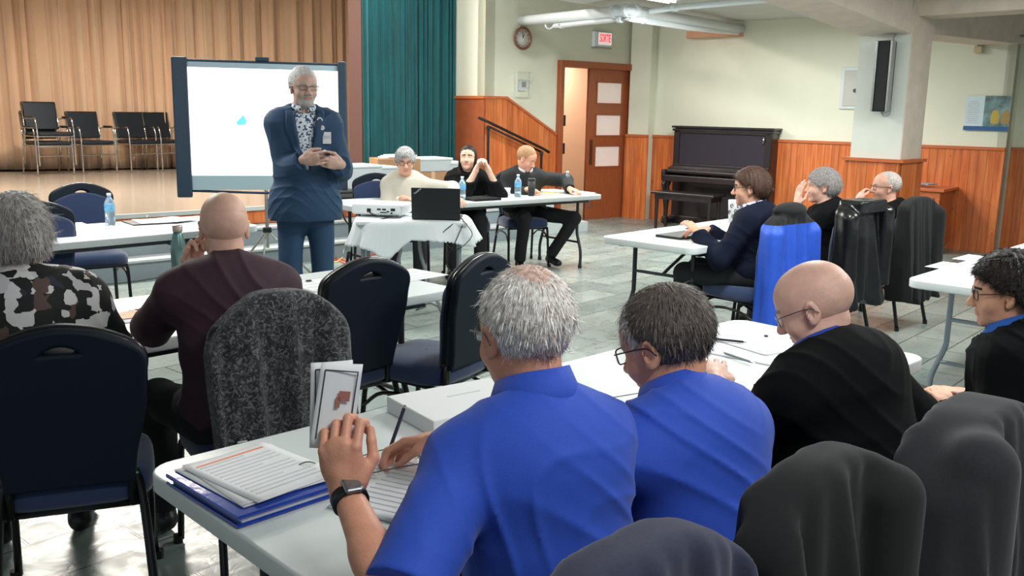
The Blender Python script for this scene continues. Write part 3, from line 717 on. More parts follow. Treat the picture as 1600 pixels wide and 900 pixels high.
# ------------------------------------------------------------------ furniture builders
def outline_back(top=.955, bot=.49, wmax=.208, wbot=.16):
    L = []
    hh = top-bot
    prof = [(0, wbot), (.12, wbot+.006), (.3, wbot+.022), (.5, wbot+.042), (.68, wmax-.004), (.78, wmax), (.85, wmax-.012), (.90, wmax-.045), (.945, wmax-.09), (.975, wmax-.13), (.995, wmax-.18), (1.0, .0)]
    pts = spline([Vector((w_, bot+hh*t, 0)) for t, w_ in prof], 4)
    R_ = [(p.x, p.y) for p in pts]; R_ = [(max(0.0, x), y) for x, y in R_]
    return R_+[(-x, y) for x, y in R_[::-1][1:]]
def lens(cx, cz, w_, h_, n=20):
    o = []
    for i in range(n):
        t = 2*pi*i/n; o.append((cx+w_*cos(t), cz+h_*sin(t)+h_*.7*(1-cos(t)**2)-.35*h_))
    return o
def make_banquet(label, backm=None, leg0=.47):
    t = empty('banquet_chair', (0, 0, 0), 0, label, 'chair')
    tilt = Matrix.Translation((0, -.205, .49)) @ Matrix.Rotation(radians(9), 4, 'X') @ Matrix.Translation((0, 0, -.49))
    # matrix for 2D outline (x, z) -> upright
    up = tilt @ Matrix.Rotation(pi/2, 4, 'X')
    me = shape2d([outline_back(), lens(0, .897, .062, .021)], .02, .012); me.transform(up); me.materials.append(backm or M_navyb); link('backrest', me, t, smooth=True)
    # softer front padding
    me = shape2d([[(x*.92, .50+(y-.49)*.815) for x, y in outline_back()]], .008, .014); me.transform(tilt @ Matrix.Translation((0, .032, 0)) @ Matrix.Rotation(pi/2, 4, 'X')); me.materials.append(M_navyf); link('back_cushion', me, t, smooth=True)
    rim = [up @ Vector((x*1.015, y+.004, 0)) for x, y in outline_back()]
    b = MB(); b.tube([rim[0]+Vector((0, 0, -.1))]+rim+[rim[-1]+Vector((0, 0, -.1))], .013, 8); b.build('back_frame', M_cblack, t)
    # seat
    n = 28; rows = []
    def ring(k, z):
        return [(k*.225*np.sign(cos(a))*abs(cos(a))**.45, .02+k*.225*np.sign(sin(a))*abs(sin(a))**.45, z) for a in np.linspace(0, 2*pi, n, endpoint=False)]
    b = MB(); R_ = [ring(.9, .40), ring(.985, .405), ring(1.0, .42), ring(1.0, .45), ring(.97, .472), ring(.85, .487), ring(.5, .495), ring(.02, .497)]
    vs = b.grid(R_, closed=True); b.bm.faces.new(vs[0][::-1]); b.build('seat', M_navyf, t)
    b = MB(); q = .2
    b.tube([(-q, -.19, .395), (-q, .2, .395), (q, .2, .395), (q, -.19, .395)], .012, 8, closed=True); b.build('seat_frame', M_cblack, t)
    for s in (-1, 1):
        b = MB(); b.tube([(s*.2, .17, .395), (s*.205, .2, .36), (s*.212, .235, .012)], .0125, 8, sub=4); b.rod((s*.222, .235, 0), (s*.222, .234, .03), .017); b.build('leg', M_cblack, t)
        b = MB(); b.tube([(s*.168, -.2, .50), (s*.19, -.215, .40), (s*.215, -.31, .012)], .0135, 8, sub=4); b.rod((s*.215, -.31, 0), (s*.215, -.308, .03), .017); b.build('leg', M_cblack, t)
        b = MB(); b.tube([(s*.205, -.24, .27), (s*.21, -.1, .335), (s*.21, .1, .335), (s*.212, .21, .26)], .009, 8, sub=4); b.build('stretcher', M_cblack, t)
    return t
def folding_table(name, label, L, loc, ang, W_=.76, legm=None, ztop=.74, group=None, ends=(.22, .22)):
    """origin on the floor under the left front corner; x along the length, y across"""
    legm = legm or M_dgrey
    t = empty(name, (loc[0], loc[1], 0), ang, label, 'table', group)
    r = .06; o = []
    for cx, cy, a0 in ((L-r, r, -pi/2), (L-r, W_-r, 0), (r, W_-r, pi/2), (r, r, pi)):
        for i in range(7): q = a0+i*pi/12; o.append((cx+r*cos(q), cy+r*sin(q)))
    me = shape2d([[(x, y) for x, y in o]], .016, .007, 3); me.transform(Matrix.Translation((0, 0, ztop-.023))); me.materials.append(M_white); link('tabletop', me, t, smooth=False)
    b = MB(); b.box((L/2, .06, ztop-.06), (L-.3, .03, .03)); b.box((L/2, W_-.06, ztop-.06), (L-.3, .03, .03)); b.build('rail', legm, t)
    for ex, s in ((ends[0], 1), (L-ends[1], -1)):
        for y, yo in ((.13, .07), (W_-.13, W_-.07)):
            b = MB(); b.tube([(ex, y, ztop-.045), (ex, y, .42), (ex, y+(yo-y)*.1, .34), (ex, yo, .17), (ex, yo, .012)], .015, 10, sub=5); b.rod((ex, yo, 0), (ex, yo, .035), .02); b.build('leg', legm, t)
        b = MB(); b.rod((ex, .13, .5), (ex, W_-.13, .5), .011); b.build('crossbar', legm, t)
        b = MB(); b.rod((ex, .10, .26), (ex, W_-.10, .26), .011); b.build('crossbar', legm, t)
        b = MB(); b.tube([(ex, W_/2, .5), (ex+s*.08, W_/2, .54), (ex+s*.42, W_/2, ztop-.05)], .011, 8); b.build('brace', legm, t)
    return t
def armchair(label):
    t = empty('stage_armchair', (0, 0, 0), 0, label, 'chair', 'stacking armchairs on the stage')
    b = MB(); b.box((0, .0, .445), (.46, .44, .05), bev=.02, seg=3); b.build('seat', M_vinyl, t)
    b = MB(); b.box((0, -.25, .68), (.44, .035, .38), rot=Matrix.Rotation(radians(12), 3, 'X'), bev=.012, seg=3); b.build('backrest', M_vinyl, t)
    for s in (-1, 1):
        x = s*.25
        b = MB(); b.tube([(x*.93, -.30, .87), (x*.96, -.21, .47), (x, -.26, .01)], .0115, 8); b.build('leg', M_chrome, t)
        b = MB(); b.tube([(x, .21, .01), (x, .2, .45), (x, .16, .64), (x, .1, .66)], .0115, 8, sub=3); b.build('leg', M_chrome, t)
        b = MB(); b.tube([(x, .1, .66), (x, -.1, .655), (x, -.235, .64)], .009, 8); b.build('arm_tube', M_chrome, t)
        b = MB(); b.box((x, -.0, .672), (.035, .24, .022), bev=.008); b.build('armrest', M_black, t)
    for y, z, r_ in ((.2, .41, .010), (.2, .27, .008), (-.22, .41, .009)):
        b = MB(); b.rod((-.25, y, z), (.25, y, z), r_); b.build('crossbar', M_chrome, t)
    for s in (-1, 1): b = MB(); b.rod((s*.25, -.22, .41), (s*.25, .2, .41), .009); b.build('side_bar', M_chrome, t)
    b = MB(); b.box((0, -.29, .875), (.46, .02, .015), bev=.005); b.build('top_rail', M_black, t)
    return t
# ------------------------------------------------------------------ people
def v3(*a): return np.array(a, dtype=float)
def nrm(v): return v/(np.linalg.norm(v)+1e-9)
def rotm(yaw=0, pitch=0, roll=0):
    """yaw left, pitch down, roll to the right (degrees); columns are right, forward, up"""
    return np.array(Matrix.Rotation(radians(yaw), 3, 'Z') @ Matrix.Rotation(radians(-pitch), 3, 'X') @ Matrix.Rotation(radians(roll), 3, 'Y'))
def skin_mat(name, h): return mat(name, hx(h), .5, noise=.07, nscale=35, bump=.12, bscale=180, sss=.12)
def ik(S, Wt, a, b, hint):
    d = Wt-S; L = np.linalg.norm(d)
    if L > (a+b)*.995: Wt = S+d/L*(a+b)*.995; d = Wt-S; L = np.linalg.norm(d)
    u = d/L; x = (a*a-b*b+L*L)/(2*L); h = math.sqrt(max(a*a-x*x, 0)); p = hint-u*(hint@u); p = nrm(p)
    return S+u*x+p*h, Wt
def fold(amp, seed=0, f=26., vert=.5):
    if f > 50:
        rs = np.random.RandomState(seed+50); q = rs.rand(12)*6
        def g2(x, y, z):
            w = 1.3*np.sin(11*x+q[0]+1.5*np.sin(7*z+q[1]))+1.1*np.sin(9*z-8*y+q[2])
            m1 = np.clip(.5+.8*np.sin(8*x+5*z+q[3])*np.sin(9*z-4*y+q[4]), 0, 1); m2 = np.clip(.4+.8*np.sin(7*z-9*x+q[5])*np.sin(6*y+7*x+q[6]), 0, 1)
            r1 = (1-np.abs(np.sin(f*.5*(.45*x+.95*z*vert*2-.3*y)+1.6*w+q[7])))**2; r2 = (1-np.abs(np.sin(f*.42*(-.75*x+.8*z)+1.9*w+q[8])))**2
            return -amp*(m1*r1+m2*r2)+.0015*np.sin(14*x+q[9])*np.sin(12*z+q[10])
        return g2
    rs = np.random.RandomState(seed); q = rs.rand(9)*6
    def g(x, y, z):
        w1 = np.sin(f*.45*x+q[0]+2*np.sin(f*.2*z+q[1])); w2 = np.sin(f*.4*y+q[2]+np.sin(f*.3*x+q[3]))
        return amp*(np.sin(f*(x*.7+z*vert+y*.4)+2.2*w1+q[4])+.6*np.sin(f*1.3*(z*vert-x*.6)+1.8*w2+q[5])+.45*np.sin(f*2.1*(y*.8+z*.3)+1.5*w1+q[6])+.8*w1*w2)*.5
    return g
def hand(S, Wp, f, n, side, curl=.5, fr=.0082, spread=1., thumb=.5, per=None):
    """side +1 right, -1 left; f finger direction, n palm normal"""
    f = nrm(f); n = nrm(n-f*(n@f)); t = np.cross(f, n)*side
    R = np.stack([t, f, n], 1)
    S.ell(Wp+f*.05, (.041, .052, .0165), R, k=.012); S.cap(Wp, Wp+f*.03, .024, .022, k=.02)
    S.ell(Wp+f*.03+t*.022+n*.008, (.018, .034, .015), R, k=.012)
    segs = [(.043, .025, .02), (.047, .029, .021), (.043, .027, .02), (.034, .02, .018)]
    tips = []
    for i, (sg, o) in enumerate(zip(segs, (.031, .0105, -.0105, -.030))):
        p = Wp+f*(.088-.006*abs(i-1))+t*o; c = curl if per is None else per[i]
        d0 = nrm(f+t*o*2.2*spread); ang = 0; q = Wp+f*.05+t*o*.75
        S.cap(q, p, .0105, fr*1.15, k=.006)
        for j, L in enumerate(sg):
            ang += c*(.75, 1.25, .9)[j]; d = d0*cos(ang)+n*sin(ang)
            e = p+d*L; S.cap(p, e, fr*(1.12-.06*j), fr*(1.04-.1*j), k=.003); p = e
        tips.append(p)
    p = Wp+f*.022+t*.03; d = nrm(f*.75+t*(.75-.4*thumb)+n*.35*(1+thumb)); e = p+d*.042
    S.cap(p, e, .0135, .0105, k=.01); d = nrm(f*.9+t*(.2-.5*thumb)+n*.35*(.4+thumb)); e2 = e+d*.03; S.cap(e, e2, .0105, .0085, k=.004)
    S.cap(e2, e2+nrm(d+n*.1)*.02, .009, .0075, k=.004)
    return tips, e2
def head_prims(S, hc, R, o):
    P = lambda *a: hc+R@v3(*a)
    j = o.get('jaw', 1.); fat = o.get('fat', 0.)
    S.ell(P(0, -.014, .03), (.076, .096, .084), R, k=.02)
    S.ell(P(0, .03, .028), (.063, .06, .066), R, k=.03)
    S.ell(P(0, .034, -.03), (.058+fat*.4, .053, .066), R, k=.03)
    S.ell(P(0, .018, -.07), (.052*j+fat, .058, .042), R, k=.03)
    S.ell(P(0, .068, -.097), (.022, .017, .017), R, k=.02)
    for s in (-1, 1):
        S.ell(P(s*.037, .056, -.036), (.026, .026, .024), R, k=.02)
        S.cap(P(s*.012, .083, .017), P(s*.044, .068, .018), .0085, .007, k=.014)
        S.ell(P(s*.031, .098, -.003), (.019, .018, .013), R, k=.012, op='-')
        S.ell(P(s*.031, .0655, .0055), (.017, .0135, .0085), R, k=.004)
        S.ell(P(s*.031, .066, -.0115), (.016, .012, .0055), R, k=.004)
        Re = R @ rotm(s*-22, 0, s*8)
        S.ell(P(s*.076, -.006, -.010), (.008, .0195, .031), Re, k=.006)
        S.ell(P(s*.083, -.0, -.006), (.006, .0105, .018), Re, k=.004, op='-')
        S.ell(P(s*.074, .003, -.034), (.0075, .0105, .011), Re, k=.005)
    S.cap(P(0, .082, .010), P(0, .107, -.034), .0078, .0125, k=.012)
    for s in (-1, 1): S.ell(P(s*.012, .096, -.038), (.0085, .011, .0085), R, k=.006)
    S.ell(P(0, .083, -.0605), (.025, .0105, .0055), R, k=.006); S.ell(P(0, .081, -.0715), (.021, .011, .0065), R, k=.006)
    S.ell(P(0, .0965, -.0655), (.021, .008, .0014), R, k=.003, op='-')
HAIR_N = lambda amp, f, s: (lambda x, y, z: amp*(np.sin(f*(x+.4*np.sin(31*z+s))+s)*np.sin(f*.83*(y+.3*np.sin(27*x+s))+1.3*s)+.5*np.sin(f*1.9*(x-y)+s*2)))
def hair_sdf(hc, R, st, seed=0):
    S = SDF(); P = lambda *a: hc+R@v3(*a)
    k = st['kind']; v = st.get('vol', .012); fy = st.get('front', 0.)
    back = st.get('back', -.085)
    if k in ('short', 'full', 'long'):
        S.ell(P(0, -.016, .032), (.077+v*.75, .097+v, .085+v*1.1), R, k=.02)
        if k == 'full': S.ell(P(0, -.045, -.005), (.074+v, .075+v, .085), R, k=.03)
        if k == 'long':
            S.ell(P(0, -.05, -.03), (.074+v, .06+v, .11), R, k=.03)
            for s in (-1, 1): S.cap(P(s*.062, -.01, -.02), P(s*.072, .0, -.2), .026, .03, k=.03); S.cap(P(s*.07, .0, -.18), P(s*.07, .03, -.3), .028, .018, k=.03)
        # sideburn and fringe
        if st.get('fringe'): S.ell(P(.02, .052, .072), (.06, .045, .034), R, k=.02)
        S.ell(P(0, .135, -.03+fy*.5), (.074 if k != 'long' else .062, .080, (.100 if k != 'long' else .115)+fy), R, k=.014, op='-')
        S.ell(P(0, .075, -.085), (.12, .085, .075), R, k=.012, op='-')
        if k != 'long':
            S.plane(P(0, -.06, back), R@v3(0, .62 if not st.get('flat') else .25, -.8), k=.01)
            if not st.get('ears'):
                for s in (-1, 1): S.ell(P(s*.086, .006, -.024), (.028, .030, .046), R, k=.008, op='-')
        if st.get('parting'): S.cap(P(.035, .07, .115), P(.03, -.05, .135), .008, k=.01, op='-')
    elif k == 'fringe':      # bald on top
        S.ell(P(0, -.015, .02), (.0775, .0985, .083), R, k=.01)
        S.ell(P(0, .03, .085), (.085, .14, .062), R, k=.01, op='-'); S.ell(P(0, -.02, .105), (.09, .12, .06), R, k=.01, op='-')
        S.ell(P(0, .13, -.03), (.2, .115, .2), R, k=.01, op='-')
        S.plane(P(0, -.06, back), R@v3(0, .62, -.8), k=.01)
        for s in (-1, 1): S.ell(P(s*.084, .004, -.018), (.026, .027, .038), R, k=.006, op='-')
    S.disp(HAIR_N(st.get('rough', .0022), st.get('freq', 330), seed))
    return S
def strands(v, f, hc, R, n, length, seed, crown=(0, -.055, .11), width=.0007, lift=.25, curly=0):
    rs = np.random.RandomState(seed); idx = rs.randint(0, len(f), n); q = v[f[idx]]
    a = v[f[:, 1]]-v[f[:, 0]]; b_ = v[f[:, 2]]-v[f[:, 0]]; N_ = np.cross(a, b_)[idx]; N_ /= np.linalg.norm(N_, axis=1, keepdims=True)+1e-9
    p = q.mean(1); hl = (p-hc)@R
    cen = v.mean(0); flip = ((p-hc)*N_).sum(1) < 0; N_[flip] *= -1
    keep = (hl[:, 2] > -.2); p = p[keep]; N_ = N_[keep]; hl = hl[keep]; n = len(p)
    d = (hl-np.array(crown))@R.T; d += R@v3(0, .0, -.06); d -= N_*(d*N_).sum(1, keepdims=True); d /= np.linalg.norm(d, axis=1, keepdims=True)+1e-9
    d += rs.randn(n, 3)*(.07+curly); L = length*(.6+.7*rs.rand(n, 1))
    if not curly: L *= np.clip((hl[:, 2:3]+.13)/.11, .22, 1); ed_ = np.sqrt(((np.abs(hl[:, 0])-.08)**2+(hl[:, 1]-.012)**2+(hl[:, 2]+.0)**2))[:, None]; L *= np.where(ed_ < .05, .35, 1)
    V_ = []; k = 5
    wv = np.cross(N_, d); wv /= np.linalg.norm(wv, axis=1, keepdims=True)+1e-9
    cur = p-N_*.0015; dn = -(R@v3(0, 0, 1))
    for i in range(k):
        t = i/(k-1); ww = width*(1-t*.75)
        V_.append(cur-wv*ww); V_.append(cur+wv*ww)
        dd = d+N_*(lift-(t+.1)*L/.085)+dn*.15*t+(rs.randn(n, 3)*curly); dd /= np.linalg.norm(dd, axis=1, keepdims=True)
        cur = cur+dd*L/k
    V_ = np.stack(V_, 1).reshape(-1, 3); base = np.arange(n)[:, None]*2*k; F = []
    for i in range(k-1): F.append(base+np.array([[2*i, 2*i+1, 2*i+3, 2*i+2]]))
    return V_, np.concatenate(F)
def collar(root, name, N_, R, m, open_deg=28, r=.064, h=.042, drop=.018, spread=.026):
    rows = []; P = lambda x, y, z: tuple(N_+R@v3(x, y, z))
    angs = np.linspace(radians(90+open_deg), radians(450-open_deg), 40)
    for rr, z, zf in ((r-.004, -.01, -.01), (r-.004, h, h*.35), (r+.003, h+.003, h*.35+.003), (r+.012, h*.5, h*.05), (r+spread, -drop*.3, -drop*1.6)):
        rows.append([P(rr*cos(a)*1.02, rr*sin(a)*1.08, z+(zf-z)*((1+sin(a))/2)**1.5) for a in angs])
    b = MB(); b.grid(rows); return b.build(name, m, root, smooth=True, solid=.003, fix=False)
def glasses(root, hc, R, m, w_=.024, h_=.017, thick=.0014, square=.6, y=.098, z=-.002):
    P = lambda *a: Vector(hc+R@v3(*a)); b = MB()
    for s in (-1, 1):
        pts = []
        for i in range(24):
            a = 2*pi*i/24; cx = np.sign(cos(a))*abs(cos(a))**square; cz = np.sign(sin(a))*abs(sin(a))**square
            pts.append(P(s*.0335+w_*cx, y-.008*abs(.0335+s*w_*cx)/.06, z+h_*cz))
        b.tube(pts, thick, 6, closed=True)
        b.tube([P(s*(.0335+w_), y-.008, z+.006), P(s*.074, y-.02, z+.008), P(s*.0835, .0, z+.006), P(s*.083, -.022, z-.014)], thick, 6, sub=3)
    b.tube([P(-.0335+w_, y-.002, z+.004), P(0, y+.003, z+.008), P(.0335-w_, y-.002, z+.004)], thick, 6, sub=3)
    g = b.build('glasses', m, root)
    for s in (-1, 1):
        b = MB(); b.poly([tuple(P(s*.0335+w_*np.sign(cos(a))*abs(cos(a))**square, y-.004, z+h_*np.sign(sin(a))*abs(sin(a))**square)) for a in np.linspace(0, 2*pi, 20, endpoint=False)])
        b.build('lens', M_lens, g, solid=.0012)
    return g
BROWS = {}
PEOPLE = {}
def person(label, headpos, facing, o):
    """headpos: world position of the head's middle; facing: world angle the body faces"""
    sit = o.get('sit', True); lean = o.get('lean', 5); side = o.get('side', 0); hip = o.get('hip', .56 if sit else .95)
    g = o.get('girth', 1.); sw = o.get('sw', .155); ht = headpos[2]
    sd = nrm(v3(sin(radians(side)), sin(radians(lean)), cos(radians(lean)))); hf = o.get('hfwd', .035)
    SL = (ht-hip-.118)/sd[2]; Rt = rotm(o.get('twist', 0)); fw0 = nrm(v3(0, 1, 0)-sd*sd[1]); fw = Rt@fw0; fw = nrm(fw-sd*(fw@sd)); rt = np.cross(fw, sd)
    Rb = np.stack([rt, fw, sd], 1)
    Pv = v3(0, 0, hip); N_ = Pv+sd*SL; hc = N_+v3(0, 0, .118)+fw*hf+rt*o.get('hside', 0)
    a = radians(facing-90); Rz = np.array([[cos(a), -sin(a), 0], [sin(a), cos(a), 0], [0, 0, 1]])
    loc = np.array(headpos)-Rz@hc; loc[2] = 0
    root = empty('person', tuple(loc), a, label, 'person')
    toL = lambda p: Rz.T@(np.array(p)-loc)
    Rh = rotm(o.get('yaw', 0), o.get('pitch', 0), o.get('roll', 0))
    hm = o.get('skin', 'd9a58a'); ms = skin_mat('skin_'+hm, hm); ml = mat('lips_'+hm, tuple(c*f_ for c, f_ in zip(hx(hm), (.85, .6, .6))), .45)
    hcol = o.get('hair_col', '8a8580'); mh = mat('hair_'+hcol, hx(hcol), .55, noise=.3, nscale=90, island=.35 if o.get('strands') else 0, spec=.25)
    mb = mat('brow_'+o.get('brow', hcol), hx(o.get('brow', hcol)), .8, noise=.3, nscale=200, bump=.5, bscale=500)
    # shoulders and arms
    Sh = {s: N_-sd*.10+rt*s*sw-fw*.01*(1 if sit else 0)+fw*o.get('shf', 0) for s in (1, -1)}
    B = SDF(); wr = {}; el = {}
    B.cap(Pv+sd*.1, N_-sd*.1, .09, .085, k=.03)
    B.cap(Sh[1], Sh[-1], .045, k=.03)
    for s in (1, -1): B.cap(N_-sd*.02, Sh[s], .04, .042, k=.04)
    B.cap(N_-sd*.03, hc+Rh@v3(0, -.022, -.05), .055*o.get('neck', 1), .053*o.get('neck', 1), k=.03)
    head_prims(B, hc, Rh, o)
    if o.get('beard'):
        B.ell(hc+Rh@v3(0, .055, -.088), (.042, .034, .032), Rh, k=.012); B.ell(hc+Rh@v3(0, .088, -.051), (.026, .010, .007), Rh, k=.006)
    for s, key in ((1, 'R'), (-1, 'L')):
        ar = o.get('arm'+key)
        if ar is None: ar = dict(w=(s*.17, .35, .78))
        Wt = toL(ar['world']) if 'world' in ar else v3(*ar['w'])
        E_, Wt = ik(Sh[s], Wt, .29, .26, v3(*ar.get('hint', (s*.6, -.3, -1)))); wr[s] = Wt; el[s] = E_
        B.cap(Sh[s], E_, .043, .038, k=.02); B.cap(E_, E_+(Wt-E_)*.45, .038, .036, k=.02); B.cap(E_+(Wt-E_)*.4, Wt, .036, .0245, k=.02)
        f = v3(*ar.get('f', tuple(Wt-E_))); n = v3(*ar.get('n', (0, 0, -1)))
        hand(B, Wt, f, n, s, ar.get('curl', .35), thumb=ar.get('thumb', .5), per=ar.get('per'))
    vv, ff = B.mesh(o.get('h', .004))
    br = o.get('brows', True); bd = o.get('beard')
    def midx(c):
        q = (c-hc)@Rh; r = np.zeros(len(c), int)
        lip = ((q[:, 0]/.025)**2+((q[:, 2]+.0655)/.0105)**2 < 1) & (q[:, 1] > .07); r[lip] = 1
        if br: r[(np.abs(np.abs(q[:, 0])-.03) < .02) & (np.abs(q[:, 2]-.0195-.1*(.02-np.abs(np.abs(q[:, 0])-.025))) < .0048) & (q[:, 1] > .055)] = 2
        if bd:
            m1 = ((q[:, 0]/.05)**2+((q[:, 2]+.092)/.036)**2 < 1) & (q[:, 1] > .035) & ~lip; m2 = ((q[:, 0]/.03)**2+((q[:, 2]+.05)/.0085)**2 < 1) & (q[:, 1] > .07)
            r[m1 | m2] = 2
        return r
    np_mesh('body', [(vv, ff)], [ms, ml, mb], root, midx)
    # eyes
    me_w = mat('eye_white', hx('e8e2dc'), .25); me_i = mat('eye_iris', hx('3a3530'), .2)
    if o.get('eyes', True):
        for s in (1, -1):
            b = MB(); b.mi = 0; b.ball((0, 0, 0), .0128, 20)
            for f_ in b.bm.faces:
                c_ = f_.calc_center_median(); f_.material_index = 1 if (c_.y > .0106) else 0; f_.smooth = True
            e_ = b.build('eye', [me_w, me_i], root, fix=False)
            e_.matrix_local = Matrix.Translation(Vector(hc+Rh@v3(s*.031, .0665, -.0035))) @ Matrix(Rh.tolist()).to_4x4()
    # hair
    st = o.get('hair')
    if st:
        hs = hair_sdf(hc, Rh, st, seed=o.get('seed', 1)); hv, hf_ = hs.mesh(o.get('hh', .0035)); parts = [(hv, hf_)]
        if o.get('strands'):
            sn = o['strands']; parts.append(strands(hv, hf_, hc, Rh, sn[0], sn[1], 3, width=sn[2], lift=sn[3], curly=sn[4] if len(sn) > 4 else 0, crown=sn[5] if len(sn) > 5 else (0, -.055, .11)))
        n0 = len(hf_)
        if 1:
            hm3 = [mh, ms]
            if o.get('hair2'): hm3.append(mat('hair_'+o['hair2'][0], hx(o['hair2'][0]), .55, noise=.3, nscale=90, island=.3))
            def hidx(c):
                r = np.zeros(len(c), int)
                if st['kind'] == 'fringe': r[:n0] = 1
                if o.get('hair2'):
                    q = (c-hc)@Rh; jit = np.random.RandomState(9).randn(len(c)//4+1).repeat(4)[:len(c)]*o['hair2'][2]; jit[:n0] = 0
                    r[o['hair2'][1](q, jit)] = 2
                return r
            np_mesh('hair', parts, hm3, root, hidx)
    if o.get('glasses'): glasses(root, hc, Rh, *o['glasses'])
    # top
    tp = o['top']; m = tp['m']; off = tp.get('off', 0.); T = SDF(); bl = o.get('belly', 0)
    def torso(T, off, g):
        T.ell(Pv+sd*.02, (.162*g+off, .135*g+off, .13), Rb, k=.06)
        T.ell(Pv+sd*.17+fw*(.012+bl), (.146*g+off, .120*g+off+bl*.6, .15), Rb, k=.07)
        T.ell(Pv+sd*(SL*.66)-fw*.008, (.160*g+off, .112*g+off, .18), Rb, k=.08)
        T.ell(Pv+sd*(SL*.80)-fw*(.022+o.get('hunch', 0)), (.150*g+off, .085*g+off, .11), Rb, k=.07)
        T.cap(Sh[1]-rt*.02, Sh[-1]+rt*.02, .052+off, k=.07)
        for s in (1, -1): T.cap(N_-sd*.035-fw*.008, Sh[s]-sd*.0, .044+off, .048+off, k=.04)
        T.cap(N_-sd*.06, N_-sd*.005, .062, .062, k=.03)
    torso(T, off, g)
    slv = tp.get('sleeve', 'long'); sr = tp.get('sr', 1.)
    for s in (1, -1):
        if slv == 'long':
            T.cap(Sh[s], el[s], .053*sr+off, .046*sr+off, k=.04); e1 = el[s]+(wr[s]-el[s])*tp.get('sl', .93); T.cap(el[s], e1, .046*sr+off, .034*sr+off, k=.03, flat=True)
        elif slv == 'short':
            e1 = Sh[s]+(el[s]-Sh[s])*tp.get('sl', .78); T.cap(Sh[s], e1, .053*sr+off, .056*sr+off, k=.035, flat=True)
        elif slv == 'three':
            T.cap(Sh[s], el[s], .062*sr+off, .056*sr+off, k=.04); e1 = el[s]+(wr[s]-el[s])*.35; T.cap(el[s], e1, .056*sr+off, .056*sr+off, k=.03, flat=True)
    if not sit: 
        T.ell(Pv-v3(0, 0, .02), (.178*g+off, .14*g+off, .16), k=.06)
        if tp.get('skirt'): T.cap(Pv+v3(-.06, 0, .05), Pv+v3(-.07, 0, -.13), .125+off, k=.06); T.cap(Pv+v3(.06, 0, .05), Pv+v3(.07, 0, -.13), .125+off, k=.06); T.plane((0, 0, hip-tp['skirt']), (0, 0, -1))
        else: T.plane((0, 0, hip-.1), (0, 0, -1))
    else: T.plane((0, 0, .47), (0, 0, -1))
    T.plane(N_+sd*.012+fw*.0, nrm(sd*1+fw*.35), k=.006)
    if tp.get('vopen'):
        zt = N_[2]; zb = tp['vopen']
        T.fn(lambda x, y, z: np.maximum(np.maximum(np.abs(x-N_[0]-tp.get('vx', 0)*(zt-z))-(.012+.062*np.clip((z-zb)/(zt-zb), 0, 1.2)), (zb-z)), -(y-.02-.0*z)), (-.12, .0, zb-.02), (.12, .4, zt+.05), k=.006, op='-')
    T.disp(fold(tp.get('fold', .0035), o.get('seed', 1), tp.get('ff', 24), tp.get('fv', .5)))
    tv, tf = T.mesh(tp.get('h', .007))
    np_mesh(tp['name'], [(tv, tf)], [m], root)
    if tp.get('under'):
        Q = SDF(); torso(Q, off-.012, g); Q.plane(N_+sd*.0, nrm(sd+fw*.5), k=.006); Q.plane((0, 0, hip), (0, 0, -1))
        qv, qf = Q.mesh(.009); np_mesh('shirt', [(qv, qf)], [tp['under']], root)
    if tp.get('collar'): collar(root, 'collar', N_-sd*.008, Rb, tp['collar'], *tp.get('cargs', ()))
    # trousers and shoes
    if o.get('legs', True):
        L = SDF(); mt = o.get('trousers', mat('black_trouser_cloth', hx('16171a'), .85, noise=.1, nscale=60)); lg = o.get('lg', {})
        L.ell(Pv+v3(0, 0, -.0), (.165*g, .135*g, .115), k=.04)
        for s in (1, -1):
            H_ = Pv+v3(s*.09, .0, -.02 if sit else -.06)
            if sit: kn = v3(*lg.get('kn%+d' % s, (s*.13, .44, .53))); an = v3(*lg.get('an%+d' % s, (s*.13, .46, .09)))
            else: kn = v3(s*.10, .02, .5); an = v3(s*.115, -.01, .1)
            L.cap(H_, kn, .088*g, .066, k=.04); L.cap(kn, an, .066, .054 if not sit else .056, k=.03, flat=True)
            toe = nrm(v3(s*.15, 1, 0)) if 'toe' not in lg else nrm(v3(*lg['toe']))
            Fo = SDF(); z0 = an[2]-.09; q = np.array([an[0], an[1], z0])
            Fo.cap(q+v3(0, 0, .05)-toe*.03, q+toe*.15+v3(0, 0, .032), .042, .034, k=.02); Fo.cap(q+v3(0, 0, .06), q+v3(0, 0, .10), .04, .045, k=.02); Fo.ell(q+toe*.14+v3(0, 0, .03), (.042, .05, .03), np.stack([np.cross(toe, v3(0, 0, 1)), toe, v3(0, 0, 1)], 1), k=.02)
            Fo.plane(q+v3(0, 0, .004), (0, 0, -1)); sv, sf = Fo.mesh(.007); np_mesh('shoe', [(sv, sf)], [o.get('shoes', M_black)], root)
        L.disp(fold(.004, 3, 22, .7)); lv, lf = L.mesh(.009); np_mesh('trousers', [(lv, lf)], [mt], root)
    PEOPLE[label] = dict(root=root, hc=hc, Rh=Rh, N=N_, Rb=Rb, wr=wr, el=el, loc=loc, Rz=Rz, Sh=Sh, Pv=Pv, sd=sd, fw=fw, rt=rt, tv=tv)
    return root, PEOPLE[label]
